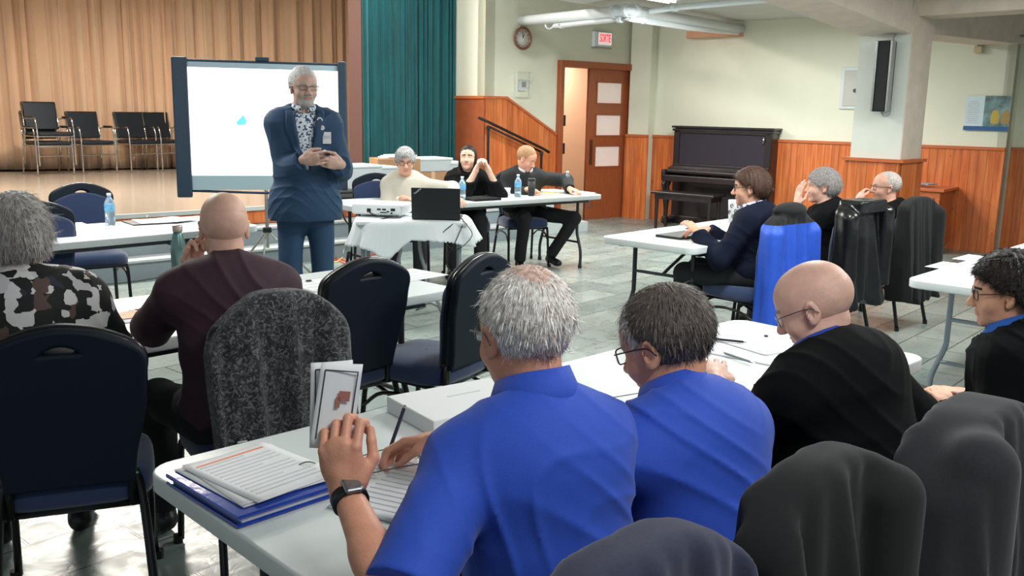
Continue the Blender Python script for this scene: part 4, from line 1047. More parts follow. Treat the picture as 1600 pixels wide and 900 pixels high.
# ------------------------------------------------------------------ coats hung on chair backs (chair-local coordinates)
def coat(name, label, chair, m, wt=.21, wb=.25, zt=.955, zb=.35, dt=.05, db=.09, arch=.08, nf=7, fa=.012, seed=1, extra=None, h=.008, yc=(-.27, -.30), mats=None, midx=None, wav=.02, cat='coat'):
    S = SDF(); rs = np.random.RandomState(seed); q = rs.rand(6)*6
    def f(x, y, z):
        t = np.clip((zt-z)/(zt-zb), 0, 1); hw = wt+(wb-wt)*t; hd = dt+(db-dt)*t; cy = yc[0]+(yc[1]-yc[0])*t
        zz = zt-arch*np.abs(x/hw)**2.6-.0*y
        fold_ = fa*t**.6*(np.sin(x*nf*2*pi/.5+q[0]+1.2*np.sin(3*z+q[1]))+.5*np.sin(x*nf*2.3*2*pi/.5+q[2]+2*z))
        fx = fa*.6*t*np.sin(z*9+q[3]); r = .03
        a = np.abs(x-fx)-hw+r; b = np.abs(y-cy-fold_*.9)-hd+r; c = z-zz+r
        return np.sqrt(np.maximum(a, 0)**2+np.maximum(b, 0)**2+np.maximum(c, 0)**2)+np.minimum(np.maximum(np.maximum(a, b), c), 0)-r
    S.fn(f, (-wb-.05, yc[0]-db-.08, zb), (wb+.05, yc[0]+db+.06, zt+.01), k=.01)
    if extra: extra(S)
    S.fn(lambda x, y, z: (z-zb-wav*np.sin(x*17+q[4])-wav*.6*np.sin(x*41+y*9+q[5])), (-.5, -.8, zb-.1), (.5, .3, zb+.06), k=.004, op='-') if zb > .05 else None
    S.disp(fold(.0025, seed, 30, .3))
    v, fc = S.mesh(h)
    a = chair.rotation_euler.z; Rz = np.array([[cos(a), -sin(a), 0], [sin(a), cos(a), 0], [0, 0, 1]])
    v2_ = v
    o = np_mesh(name, [(v2_, fc)], mats or [m], None, midx); o.location = chair.location; o.rotation_euler = (0, 0, a)
    return tag(o, label, cat)
# ------------------------------------------------------------------ tables
def tang(d): return Vector((cos(radians(d)), sin(radians(d))))
T1A = 44
c1 = Vector((-.30, 1.46)); fwd1 = tang(T1A)                      # near left corner of the front table
T1 = folding_table('folding_table', 'long white folding table in front, blue folder on its near end', 2.44, c1, radians(T1A), W_=.76)
n1 = Vector((-fwd1.y, fwd1.x))
cr = at(712, 450, .74).xy; T2L = 2.44
u2_ = tang(47)
T2 = folding_table('folding_table', 'white folding table with a metal thermos between the first two rows', 3.2, cr-u2_*3.2, radians(47))
c3 = at(405, 352, .74).xy; u3 = tang(47.4)
T3 = folding_table('folding_table', 'white folding table nearest the stage steps, with bottle and black folder', 2.44, c3-u3*2.44, radians(47.4))
c4 = at(1083, 388, .74).xy; u4 = tang(47)
T4 = folding_table('folding_table', 'white folding table at the right in front of the piano', 2.44, c4, radians(47), W_=.72)
c5 = at(1424, 436, .74).xy
u5 = tang(46.6); n5 = Vector((-u5.y, u5.x))
T5 = folding_table('folding_table', 'white folding table at the right edge with light grey legs', 2.44, c5-n5*.74, radians(46.6), legm=M_lgrey, ends=(.3, .22))
h0 = at(720, 317, .74).xy; h1 = at(942, 304, .74).xy; u6 = (h1-h0).normalized(); h00 = h1-u6*2.75
T6 = folding_table('folding_table', 'white head table in front of the three seated panelists', 2.75, h00, atan2(u6.y, u6.x), legm=M_dgrey)

# ------------------------------------------------------------------ people at the front row
polo = lambda: mat('royal_blue_polo_knit', hx('1f46b0'), .8, noise=.06, nscale=300, sheen=.08, bump=.1, bscale=500)
blk = mat('black_knit', hx('0d0e10'), .95, noise=.15, nscale=200, spec=.15)
navy = mat('navy_knit', hx('0e1426'), .95, noise=.15, nscale=200, spec=.2)
M_gl = mat('black_spectacle_frame', hx('17181c'), .3); M_gm = mat('metal_spectacle_frame', hx('6b6a6c'), .3, metal=.8)
p10w = dict(
    armL=dict(world=tuple(at(540, 742, .885)), f=None, hint=(-.5, -.2, -1)))
def P(px, py, y): return tuple(aty(px, py, y))
ppl = {}
def mk(key, label, px, py, y, facing, **o):
    r, i = person(label, P(px, py, y), facing, o); ppl[key] = (r, i); return r, i
zup = lambda f, z: f
mk('p10', 'white-haired person in a blue polo shirt holding a folded paper and a pen', 820, 513, 1.66, 124, yaw=-6, pitch=10, lean=12, hunch=.012, girth=.98, sw=.15, shf=.03, hair2=('dcb8aa', lambda q, j: ((q[:, 0]+.005)/.038)**2+((q[:, 1]+.045)/.06)**2+j < .7, .6),
   skin='d0937a', hair_col='e6deda', hair=dict(kind='short', vol=.006, back=-.108, rough=.0018), strands=(18000, .024, .0009, .0), brows=False, h=.0032, hh=.003, jaw=1.05,
   armL=dict(world=tuple(at(541, 768, .90)), f=(-.12, .05, 1), n=(.65, .7, .1), curl=.95, hint=(-.9, -.5, -.6), thumb=.6),
   armR=dict(world=tuple(at(690, 690, .80)), f=(-.75, .62, -.12), n=(-.35, -.3, -.8), curl=.62, hint=(.9, -.3, -.5), thumb=1.0),
   top=dict(name='polo_shirt', m=polo(), off=.012, sleeve='short', sl=.9, h=.0055, fold=.007, ff=75, collar=polo(), cargs=(16, .064, .056, .018, .028)), glasses=(M_gm, .024, .016, .0013), seed=2, trousers=navy)
mk('p11', 'grey-haired person with black glasses in a blue polo shirt, second in the front row', 1040, 528, 1.92, 128, yaw=14, pitch=22, lean=20, hunch=.02, girth=1.02, hair2=('b9b4b0', lambda q, j: q[:, 1]+j-.35*q[:, 2] > .012, .012),
   skin='d09678', hair_col='615853', hair=dict(kind='short', vol=.010, back=-.092, rough=.0018), strands=(18000, .028, .0009, .0), h=.0035, hh=.003,
   armL=dict(world=tuple(at(975, 672, .79)), f=(-.3, 1, -.1), curl=.5, hint=(-.8, -.4, -.8)), armR=dict(world=tuple(at(1120, 600, .79)), curl=.5),
   top=dict(name='polo_shirt', m=polo(), off=.012, sleeve='short', sl=.95, h=.006, fold=.007, ff=75, collar=polo(), cargs=(16, .064, .056, .018, .028)), glasses=(M_gl, .024, .017, .0018, .5), seed=5)
mk('p12', 'bald person with glasses in a black sweater over a blue collar in the front row', 1272, 468, 2.42, 132, yaw=22, pitch=28, lean=24, hunch=.03, girth=1.16, sw=.18,
   skin='dcae9c', hair_col='e0cfc6', hair=dict(kind='fringe', back=-.085, rough=.0003), strands=(2600, .012, .0005, .1), h=.0038, brow='a8988c', fat=.004,
   armL=dict(world=tuple(at(1118, 600, .78)), curl=.5, hint=(-.8, -.3, -.8)), armR=dict(w=(.22,.26,.66), curl=.5, hint=(1, -.3, -.6)),
   top=dict(name='sweater', m=blk, off=.02, sleeve='long', h=.007, fold=.007, ff=75, collar=polo(), cargs=(20, .066, .044, .012, .016)), glasses=(M_gm, .026, .019, .0014, .7), seed=7)
mk('p13', 'dark curly-haired person in black with a blue collar at the right edge', 1572, 452, 3.0, 138, yaw=24, pitch=6, lean=14, hunch=.02, girth=1.0,
   skin='d8a084', hair_col='2b2321', hair=dict(kind='full', vol=.024, back=-.05, rough=.003, freq=120, ears=False), strands=(12000, .026, .001, .1, .1), h=.004,
   armL=dict(w=(-.08, .22, .60), curl=.3), armR=dict(w=(.10, .22, .60), curl=.3), top=dict(name='cardigan', m=blk, off=.022, sleeve='long', h=.007, fold=.007, ff=75, collar=mat('bright_blue_collar', hx('2c66c4'), .8), cargs=(20, .067, .05, .02, .03)), glasses=(M_gl, .024, .018, .002, .7), seed=9)
# second row
mk('p3', 'bald person in a maroon short-sleeved shirt seated at the middle table', 350, 350, 3.1, 116, yaw=-6, pitch=8, lean=14, hunch=.015, girth=1.04, sw=.165,
   skin='e0b09c', hair_col='c0a898', hair=dict(kind='fringe', back=-.07, rough=.0003), strands=(2200, .010, .0005, .1), h=.004, fat=.004, brows=False,
   armL=dict(w=(-.10, .25, .99), f=(.15, -.1, 1), n=(.5, -1, 0), curl=.9, hint=(-.6, .3, -.9)), armR=dict(w=(.1, .4, .80)),
   top=dict(name='short_sleeved_shirt', m=mat('maroon_shirt_cloth', hx('3c2430'), .8, noise=.1, nscale=250), off=.014, sleeve='short', sl=.97, h=.006, fold=.007, ff=75), seed=11,
   lg={'kn-1': (-.22, .36, .52), 'kn+1': (.15, .44, .53), 'an-1': (-.22, .40, .09), 'an+1': (.15, .46, .09)})
blouse = blocks_mat('black_white_block_print', [(0, hx('141416')), (.42, hx('d9d5d6')), (.66, hx('5a463f')), (.74, hx('c9c4c8')), (.88, hx('2a2a3a')), (.93, hx('0e0e10'))], (30, 30, 26))
mk('p2', 'grey-haired person in a black and white block-print blouse at the left edge', 28, 366, 2.85, 118, yaw=-12, pitch=6, lean=10, girth=1.06, sw=.158,
   skin='d8a48c', hair_col='b3adaa', hair=dict(kind='full', vol=.022, back=-.105, rough=.003, freq=120, ears=True, flat=True), strands=(12000, .045, .0011, .03, .02), h=.0045,
   armL=dict(w=(-.15, .36, .79)), armR=dict(w=(.15, .36, .79)), top=dict(name='blouse', m=blouse, off=.026, sleeve='three', h=.007, fold=.007, ff=75), glasses=(M_gl, .025, .018, .0016, .7), seed=13)
# head table
mk('p4', 'grey-haired person with glasses in a cream sweater behind the laptop', 633, 252, 8.35, -84, yaw=4, pitch=6, lean=6, sw=.15, girth=1.04, skin='d9a68e', hair_col='a9a8a8', brow='8a8078',
   hair=dict(kind='short', vol=.016, back=-.08, rough=.004, freq=160, fringe=1, front=.0), strands=(3000, .03, .0012, .3, .1), armL=dict(w=(-.0-.44, .36, .79), f=(-.4, .9, -.1), hint=(-.8, -.3, .1)), armR=dict(w=(.02, .3, .78), f=(-.8, .5, 0)),
   top=dict(name='sweater', m=mat('cream_knit', hx('c2bbae'), .9, noise=.05, nscale=150), off=.012, sleeve='long', sl=.9, fold=.004), glasses=(M_gl, .023, .015, .0017, .6), h=.0045, seed=15)
mk('p5', 'long dark-haired person in black with folded hands at the head table', 731, 247, 9.0, -88, yaw=-6, pitch=-10, lean=4, sw=.14, skin='dab09c', hair_col='1a120f', brow='2a201c', jaw=.92,
   hair=dict(kind='long', vol=.010, rough=.002), armL=dict(w=(-.20, .24, .99), f=(.4, 0, 1), n=(1, .1, -.2), curl=.8, hint=(-.7, .3, -1)), armR=dict(w=(-.08, .25, .99), f=(-.35, 0, 1), n=(-1, .1, -.2), curl=.9, hint=(.3, .3, -1)),
   top=dict(name='wrap_jacket', m=blk, off=.022, sleeve='long', fold=.007, ff=75), h=.004, hh=.004, seed=17)
cowl = lambda i, root, m: None
mk('p6', 'short-haired person in a dark blazer leaning over the head table, head turned aside', 823, 246, 9.35, -72, yaw=42, pitch=26, lean=16, sw=.165, skin='d9a088', hair_col='a8805f', brow='96745c',
   hair=dict(kind='short', vol=.008, back=-.075, rough=.0018), armL=dict(w=(-.40, .34, .79), f=(-.5, .8, -.1), curl=.6, hint=(-1, -.2, 0)), armR=dict(w=(.05, .34, .79), f=(-.6, .7, 0), curl=.6),
   top=dict(name='blazer', m=mat('charcoal_blazer_cloth', hx('17191d'), .85, noise=.1, nscale=150), off=.02, sleeve='long', fold=.004, collar=mat('pale_shirt_cloth', hx('b8b8bc'), .8), cargs=(20, .062, .04, .01, .012)), seed=19, h=.0045,
   lg={'kn-1': (-.45, .36, .5), 'an-1': (-.26, .22, .11), 'kn+1': (.1, .42, .52), 'an+1': (.12, .36, .09)})
# right table
mk('p7', 'brown-haired person in a navy sweater and patterned collar at the right table', 1172, 292, 5.95, 150, yaw=16, pitch=3, lean=6, sw=.15, girth=1.08, belly=.03, skin='dba58c', hair_col='4c352b', brow='5f4538',
   hair=dict(kind='full', vol=.018, back=-.06, rough=.002, freq=120, ears=False, fringe=1), strands=(5000, .03, .0010, .06, .05), armL=dict(w=(-.14, .36, .80)), armR=dict(w=(.06, .37, .80), f=(-.6, .8, 0)),
   top=dict(name='sweater', m=navy, off=.02, sleeve='long', fold=.007, ff=75, collar=blocks_mat('blue_white_floral_cloth', [(0, hx('e4e4ee')), (.4, hx('3c4a86')), (.6, hx('b8c0dc')), (.8, hx('20264a'))], (55, 55, 55)), cargs=(14, .066, .04, .014, .026)), glasses=(M_gl, .024, .016, .0018, .6), seed=21)
mk('p8', 'grey-haired person in a black t-shirt resting the face on one hand', 1284, 290, 6.6, 158, yaw=18, pitch=2, lean=6, sw=.15, girth=1.06, belly=.02, skin='ddb09c', hair_col='a09a98', brow='b0a49c',
   hair=dict(kind='full', vol=.018, back=-.08, rough=.002, freq=120, ears=False), strands=(5000, .03, .0010, .06, .05), armL=dict(w=(-.11, .225, .935), f=(.05, -.05, 1), n=(.6, -.8, 0), curl=.18, hint=(-.3, .5, -1)), armR=dict(w=(.1, .36, .80)),
   top=dict(name='t_shirt', m=blk, off=.02, sleeve='short', sl=1., fold=.007, ff=75), seed=23)
mk('p9', 'balding person with glasses in black resting the chin on one hand', 1384, 292, 7.1, 162, yaw=16, pitch=0, lean=2, sw=.158, girth=1.0, skin='d9a590', hair_col='b5aca6', brow='9a9089',
   hair=dict(kind='short', vol=.002, front=.035, back=-.085, rough=.002), strands=(2500, .022, .0009, .15), armL=dict(w=(-.17, .24, .94), f=(.75, -.1, .5), n=(.3, -.8, -.5), curl=.5, hint=(-.3, .5, -1)), armR=dict(w=(-.02, .34, .86), f=(-1, .2, .1)),
   top=dict(name='jacket', m=blk, off=.024, sleeve='long', fold=.007, ff=75), glasses=(M_gl, .025, .018, .0018, .6), seed=25)
# standing speaker
suit = mat('navy_suit_cloth', hx('21405f'), .75, noise=.06, nscale=200)
shirtp = blocks_mat('floral_shirt_print', [(0, hx('dfe6ee')), (.45, hx('46587c')), (.6, hx('c9d2de')), (.82, hx('2b3656'))], (105, 105, 105))
mk('p1', 'standing person in a navy suit and patterned shirt in front of the projection screen', 474, 136, 5.7, -72, sit=False, hip=.95, yaw=14, pitch=2, lean=1, hfwd=.03, sw=.15, girth=1.0, belly=.02, skin='c9a394', hair_col='c4c2c0', brow='b4b0ac', beard=True,
   hair=dict(kind='short', vol=.009, back=-.085, rough=.0018), armR=dict(w=(.03, .275, 1.25), f=(-.85, .5, .1), n=(-.3, -.9, .1), curl=.75, hint=(.25, -.8, -.8)), armL=dict(w=(-.19, .25, 1.22), f=(.85, .35, .2), n=(.2, -.9, .2), curl=.7, hint=(-.25, -.8, -.8)),
   top=dict(name='suit_jacket', m=suit, off=.024, sleeve='long', sl=.95, fold=.007, ff=75, skirt=.08, vopen=1.18, under=shirtp, collar=shirtp, cargs=(14, .060, .038, .012, .018), h=.006), trousers=suit, glasses=(M_gm, .025, .013, .0018, .5), h=.0042, seed=27)
# ------------------------------------------------------------------ banquet chairs
chair0 = make_banquet('navy banquet chair seen from behind at the bottom left corner')
used = [False]
def bchair(loc, facing, label, group=None, first=chair0):
    rz = radians(facing-90)
    if not used[0]:
        used[0] = True; chair0.location = (loc[0], loc[1], 0); chair0.rotation_euler = (0, 0, rz); chair0['label'] = label; return chair0
    return dup(chair0, (loc[0], loc[1], 0), rz, label)
def chair_of(key, label, back=.05, facing=None):
    i = ppl[key][1]; r = ppl[key][0]; a = r.rotation_euler.z
    f = Vector((-sin(a), cos(a))); fa = math.degrees(a)+90 if facing is None else facing
    return bchair((i['loc'][0]+f.x*back, i['loc'][1]+f.y*back), fa, label)
def chair_top(px, py, facing, label, z=.945, d=.29):
    p = at(px, py, z); f = tang(facing); return bchair((p.x+f.x*d, p.y+f.y*d), facing, label)
ch = {}
ch['p2'] = chair_top(90, 520, 112, 'navy banquet chair seen from behind at the bottom left corner')
ch['p3'] = chair_top(440, 458, 124, 'banquet chair under the grey tweed coat behind the maroon shirt', z=.99)
ch['m1'] = chair_top(578, 410, 138, 'empty navy banquet chair right of the grey tweed coat, its back to us')
ch['m2'] = chair_top(760, 402, 150, 'empty navy banquet chair turned left at the end of the middle table')
ch['far'] = chair_top(125, 289, -56, 'empty blue banquet chair facing us beyond the table with the bottle')
ch['farl'] = chair_top(52, 318, -50, 'dark banquet chair half hidden behind the grey-haired head at the left')
ch['e4'] = chair_top(588, 273, -84, 'empty blue banquet chair beside the cardboard box behind the head table', d=.28)
ch['p4'] = chair_of('p4', 'banquet chair carrying the cream sweater person at the head table')
ch['p5'] = chair_of('p5', 'banquet chair under the long dark-haired person at the head table')
ch['p6'] = chair_of('p6', 'banquet chair under the person in the dark blazer at the head table')
ch['p7'] = chair_of('p7', 'navy banquet chair with the blue coat over its back', facing=130)
ch['p8'] = chair_of('p8', 'banquet chair with the shiny black leather jacket over its back', facing=130)
ch['p9'] = chair_of('p9', 'banquet chair with the long dull black coat at the right table', facing=130)
ch['n7'] = chair_top(1232, 330, 132, 'dark empty banquet chair back between the navy sweater and the black t-shirt')
ch['p10'] = chair_top(1010, 840, 134, 'banquet chair under the navy jacket at the bottom edge of the picture', z=1.0)
ch['p11'] = chair_top(1305, 704, 134, 'banquet chair under the black coat in the front row', z=1.0)
ch['p12'] = chair_top(1545, 630, 134, 'banquet chair under the charcoal coat at the bottom right', z=1.0)
ch['p13'] = chair_of('p13', 'banquet chair under the dark curly-haired person at the right edge')
# ------------------------------------------------------------------ coats on the chairs
def tweed_mat():
    m, nt, b, N, L = nodes('grey_tweed', .95); tc = N('ShaderNodeTexCoord')
    n1_ = N('ShaderNodeTexNoise'); n1_.inputs['Scale'].default_value = 52; n1_.inputs['Detail'].default_value = 6; n1_.inputs['Distortion'].default_value = 2; L(tc.outputs['Object'], n1_.inputs['Vector'])
    rp = ramp(N, [(.36, hx('232227')), (.5, hx('3d3c41')), (.64, hx('77757a'))]); L(n1_.outputs[0], rp.inputs[0]); L(rp.outputs[0], b.inputs['Base Color'])
    bp = N('ShaderNodeBump'); bp.inputs['Strength'].default_value = .5; bp.inputs['Distance'].default_value = .004; L(n1_.outputs[0], bp.inputs['Height']); L(bp.outputs[0], b.inputs['Normal']); b.inputs['Sheen Weight'].default_value = .1
    return m
def slv(S, x, y0, z0, z1, r=.055, lean=0):
    S.cap((x, y0, z0), (x+lean, y0-.02, z1), r, r*.8, k=.03, flat=True)
M_leather = mat('black_leather', hx('121214'), .28, noise=.1, nscale=20, bump=.25, bscale=30, coat=.2)
M_ccoat = mat('charcoal_wool', hx('1b1b21'), .95, noise=.2, nscale=180, sheen=.1)
M_bcoat = mat('black_wool', hx('0d0e10'), .95, noise=.2, nscale=150, sheen=.05)
M_ncoat = mat('navy_wool', hx('20243a'), .9, noise=.15, nscale=150, sheen=.1)
M_blcoat = mat('bright_blue_shell', hx('1e4fc0'), .6, noise=.06, nscale=20, bump=.2, bscale=22)
tw = coat('tweed_coat', 'grey flecked tweed coat with a round badge hung over a chair', ch['p3'], tweed_mat(), wt=.23, wb=.235, zt=.999, zb=.30, nf=3.6, fa=.035, seed=3, dt=.055, db=.085, arch=.15,
     extra=lambda S: (slv(S, -.16, -.315, .74, .36, .045), slv(S, .15, -.32, .76, .34, .045)))
b = MB(); b.lathe([(0, 0), (.022, 0), (.022, .004), (0, .006)], n=24); bo = b.build('badge', M_black, tw)
tq = np.empty(len(tw.data.vertices)*3); tw.data.vertices.foreach_get('co', tq); tq = tq.reshape(-1, 3); tm = (np.abs(tq[:, 0]+.165) < .02) & (np.abs(tq[:, 2]-.56) < .02)
bo.location = (-.165, tq[tm, 1].min()-.002, .56); bo.rotation_euler = (radians(90), 0, 0)
b = MB()
b.box((0, .006, .007), (.03, .005, .001)); b.box((-.004, -.004, .007), (.016, .003, .001)); b.box((.002, -.011, .007), (.01, .004, .001)); b.build('print', M_paper, bo)
def hoodf(S):
    S.ell((0, -.27, .985), (.15, .07, .05), k=.02); slv(S, -.2, -.31, .84, .3, .055, -.03); slv(S, .2, -.31, .84, .34, .055, .03)
coat('blue_coat', 'bright blue coat with black hood lining hung over a chair back', ch['p7'], M_blcoat, wt=.23, wb=.26, zt=.985, zb=.12, nf=4, fa=.018, seed=8, arch=.10, extra=hoodf, mats=[M_blcoat, M_bcoat],
     midx=lambda c: ((c[:, 2] > .905)).astype(int))
coat('leather_jacket', 'shiny black leather jacket over a chair behind the black t-shirt', ch['p8'], M_leather, wt=.24, wb=.27, zt=.995, zb=.28, nf=1.5, fa=.03, seed=14, arch=.06, extra=lambda S: (slv(S, -.2, -.33, .88, .5, .06), slv(S, .22, -.35, .9, .4, .06), S.box((0, -.30, .96), (.17, .09, .045), rnd=.02, k=.03)))
coat('black_coat', 'long dull black coat over the rightmost chair of the right table', ch['p9'], M_bcoat, wt=.24, wb=.26, zt=.99, zb=.22, nf=4, fa=.02, seed=18, extra=lambda S: (slv(S, .2, -.33, .85, .35, .06),))
coat('navy_jacket', 'navy jacket over the chair at the bottom edge of the picture', ch['p10'], M_ncoat, wt=.23, wb=.25, zt=.995, zb=.4, nf=4, fa=.03, seed=21, arch=.09)
coat('black_wool_coat', 'black wool coat over the chair behind the grey-haired blue polo', ch['p11'], M_bcoat, wt=.225, wb=.25, zt=.995, zb=.3, nf=3, fa=.05, seed=24, arch=.12, extra=lambda S: (slv(S, .12, -.34, .9, .4, .06),))
coat('charcoal_coat', 'charcoal coat over the chair at the bottom right', ch['p12'], M_ccoat, wt=.25, wb=.31, zt=1.0, zb=.25, nf=4, fa=.04, seed=27, arch=.12, dt=.07, db=.11, extra=lambda S: (slv(S, -.16, -.34, .92, .4, .07), slv(S, .15, -.36, .9, .4, .07)))

# ------------------------------------------------------------------ stage furniture
arm0 = armchair('black vinyl armchair leftmost on the stage, the upper one stacked')
arm0.location = Vector((*at(86, 262, SZ).xy, SZ))
fc = -40
A0 = at(128, 272, SZ); A1 = at(186, 269.5, SZ)
def sch(px, py, label, dz=0, fac=fc, off=(0, 0)):
    p = at(px, py, SZ); f = tang(fac); c_ = Vector((p.x-f.x*.2+off[0], p.y-f.y*.2+off[1], SZ+dz))
    return c_, radians(fac-90), label
arms = [sch(88, 274, 'black vinyl armchair leftmost on the stage, lower one of the stacked pair'), sch(88, 274, 'black vinyl armchair leftmost on the stage, upper one of the stacked pair', .13, off=(.05, -.03)),
        sch(157, 271, 'black vinyl armchair second from the left on the stage'), sch(230, 268.5, 'black vinyl armchair third from the left on the stage'),
        sch(270, 266.5, 'black vinyl armchair on the stage half hidden by the projection screen')]
for k, (c_, rz, lb) in enumerate(arms):
    if k == 0: arm0.location = c_; arm0.rotation_euler = (0, 0, rz); arm0['label'] = lb
    else: dup(arm0, c_, rz, lb)
# projection screen on a tripod
sl = aty(280, 100, 8.35); sr_ = aty(534, 110, 8.72); ds = Vector((sr_.x-sl.x, sr_.y-sl.y, 0)); SWd = ds.length; sa = atan2(ds.y, ds.x)
zt_, zb_ = 1.93, .80
t = empty('projection_screen', (sl.x, sl.y, 0), sa, 'lit white projection screen with dark borders on a tripod', 'screen')
b = MB(); b.box((SWd/2, 0, (zt_+zb_)/2+.04), (SWd, .006, zt_-zb_-.16)); sf = b.build('screen_surface', M_screen, t)
b = MB(); b.box((SWd/2, -.006, zt_-.03), (SWd, .01, .05)); b.build('top_strip', mat('grey_blue_strip', hx('a9bccb'), .5), t)
b = MB(); b.box((SWd/2, -.006, zb_+.06), (SWd, .01, .13)); b.build('bottom_strip', mat('pale_blue_strip', hx('a4bcc6'), .5), t)
b = MB(); b.tube([(0, 0, zb_-.01), (SWd/2, -.01, zb_-.035), (SWd, 0, zb_)], .012); b.rod((0, 0, zt_), (SWd, 0, zt_), .014); b.build('edge_bar', M_scase, t)
b = MB(); b.box((-.0, -.02, (zt_+zb_)/2-.02), (.13, .05, zt_-zb_+.1), bev=.012); b.build('side_border', M_scase, t)
b = MB(); b.box((SWd, -.02, (zt_+zb_)/2+.01), (.075, .05, zt_-zb_+.04), bev=.012); b.build('side_border', M_scase, t)
b = MB(); b.box((SWd/2, -.0, zt_+.03), (.12, .05, .035), bev=.008); b.build('carry_handle', M_scase, t)
q = onwall(377, 188, sl, sr_); qx = (q-sl).dot(ds.normalized()); me = shape2d([[(-.045, -.02), (-.03, -.045), (.04, -.035), (.045, 0), (.02, .05)]], .002, 0); me.transform(Matrix.Rotation(pi/2, 4, 'X')); me.materials.append(mat('cyan_screen_shape', hx('63c4e0'), .5, emit=.7)); link('cyan_shape', me, t, (qx, -.006, q.z))
b = MB(); b.rod((SWd/2, .03, .25), (SWd/2, .03, zt_), .016); b.build('pole', M_chrome, t)
b = MB(); b.box((SWd/2, .03, .42), (.08, .06, .05), bev=.01); b.build('tripod_collar', M_black, t)
for k in range(3):
    q = radians(90+120*k+8); b = MB(); b.rod((SWd/2, .03, .42), (SWd/2+.42*cos(q), .03+.42*sin(q), .015), .011); b.ball((SWd/2+.42*cos(q), .03+.42*sin(q), .016), .016); b.build('leg', M_chrome, t)
# storage boxes
def tub(name, px, py, w_, d_, h_, label, m, lidm, rot=43, z=SZ, tape=False, cat='storage box'):
    p = at(px, py, z); t = empty(name, (p.x, p.y, z), radians(rot), label, cat)
    b = MB(); q = [[(sx*w_/2*k, sy*d_/2*k, zz) for sx, sy in ((-1, -1), (1, -1), (1, 1), (-1, 1))] for k, zz in ((.88, .004), (1, h_))]
    vs = b.grid(q, closed=True); b.bm.faces.new(vs[0][::-1])
    for f_ in b.bm.faces: f_.smooth = False
    b.build('body', m, t, solid=.004)
    b = MB(); b.box((0, 0, h_+.008), (w_+.03, d_+.03, .028), bev=.008); b.build('lid', lidm, t)
    if not tape:
        for s in (-1, 1):
            b = MB(); b.box((s*(w_/2+.01), 0, h_-.05), (.03, .14, .05), bev=.008); b.build('handle', lidm, t)
    return t, p
M_lid = mat('translucent_lid', hx('cfd8dc'), .4)
tub('storage_bin', 556, 318, .42, .36, .40, 'tall frosted white storage bin beside the dark-suited person', M_bin, M_lid)
tub('storage_bin', 592, 312, .30, .3, .36, 'frosted storage bin partly behind the cardboard box', M_bin, M_lid)
p = at(617, 305, SZ); t = empty('cardboard_box', (p.x, p.y, SZ), radians(25), 'brown cardboard box with papers on top behind the cream sweater', 'box')
b = MB(); b.box((0, 0, .22), (.52, .36, .44), bev=.004); b.build('carton', M_carton, t)
b = MB(); b.box((0, -.0, .22), (.06, .364, .444)); b.build('tape', mat('pale_parcel_tape', hx('c9a988'), .4), t)
b = MB(); b.rod((.12, -.181, .3), (.12, -.184, .3), .06, n=24); b.build('printed_circle', mat('grey_blue_print', hx('707a88'), .6), t)
for k in range(3):
    b = MB(); b.box((0, 0, 0), (.36-.03*k, .27, .012), bev=.002); o = b.build('paper_stack', M_paper, loc=(p.x+.03*k, p.y+.02*k, SZ+.4475+.0135*k), rotz=.3+.25*k); tag(o, 'stack of papers on the cardboard box, '+['bottom', 'middle', 'top'][k]+' one', 'papers', 'papers on the cardboard box')
p = at(665, 303, SZ); t = empty('cardboard_box', (p.x, p.y, SZ), radians(35), 'small brown cardboard box between cream sweater and long dark hair', 'box')
b = MB(); b.box((0, 0, .14), (.5, .36, .28), bev=.004); b.build('carton', M_carton, t)
b = MB(); b.box((0, -.0, .14), (.05, .364, .284)); b.build('tape', MATS['pale_parcel_tape'], t)
tt, _ = tub('storage_bin', 665, 303, .50, .38, .14, 'shallow clear storage tray on the small cardboard box', M_bin, M_lid, rot=38, z=SZ); tt.location = (p.x, p.y, SZ+.283)
tub('storage_bin', 698, 300, .40, .34, .36, 'frosted storage bin right behind the long dark-haired person', M_bin, M_lid)
# black shoulder bag at the stage edge
p = at(541, 322, SZ); t = empty('shoulder_bag', (p.x, p.y, SZ), radians(30), 'black shoulder bag with hanging strap behind the suited person', 'bag')
S = SDF(); S.box((0, 0, .09), (.13, .08, .09), rnd=.03); S.box((0, -.07, .07), (.09, .03, .05), rnd=.02, k=.02); v_, f_ = S.mesh(.008); np_mesh('bag_body', [(v_, f_)], [M_black], t)
b = MB(); b.tube([(.12, 0, .15), (.19, -.06, .12), (.22, -.1, .0), (.17, -.13, -.16), (.05, -.14, -.22), (-.06, -.13, -.13), (-.1, -.05, .1)], .011, 6, sub=5); b.build('strap', M_black, t)

# ------------------------------------------------------------------ piano
pd = Vector((cos(radians(-39.5)), sin(radians(-39.5)))); pp = Vector((2.14, 13.28)) 
t = empty('upright_piano', (pp.x, pp.y, 0), atan2(pd.y, pd.x), 'dark brown upright piano standing against the right wall', 'piano')
PW, PH = 1.52, 1.38
b = MB(); b.box((PW/2, .37, PH/2+.02), (PW-.04, .36, PH-.08), bev=.006); b.box((PW/2, .36, PH-.01), (PW+.03, .42, .03), bev=.008); b.box((PW/2, .355, PH-.05), (PW+.01, .4, .03), bev=.01)
b.build('case', M_piano, t)
b = MB(); b.box((PW/2, .185, 1.07), (PW-.22, .012, .44)); b.build('upper_panel', M_pianop, t)
b = MB()
for x in (.07, PW-.07): b.box((x, .18, 1.05), (.09, .04, .56), bev=.008)
b.box((PW/2, .18, 1.315), (PW-.06, .04, .06), bev=.008); b.box((PW/2, .17, .83), (PW-.06, .06, .06), bev=.012); b.build('panel_frame', M_piano, t)
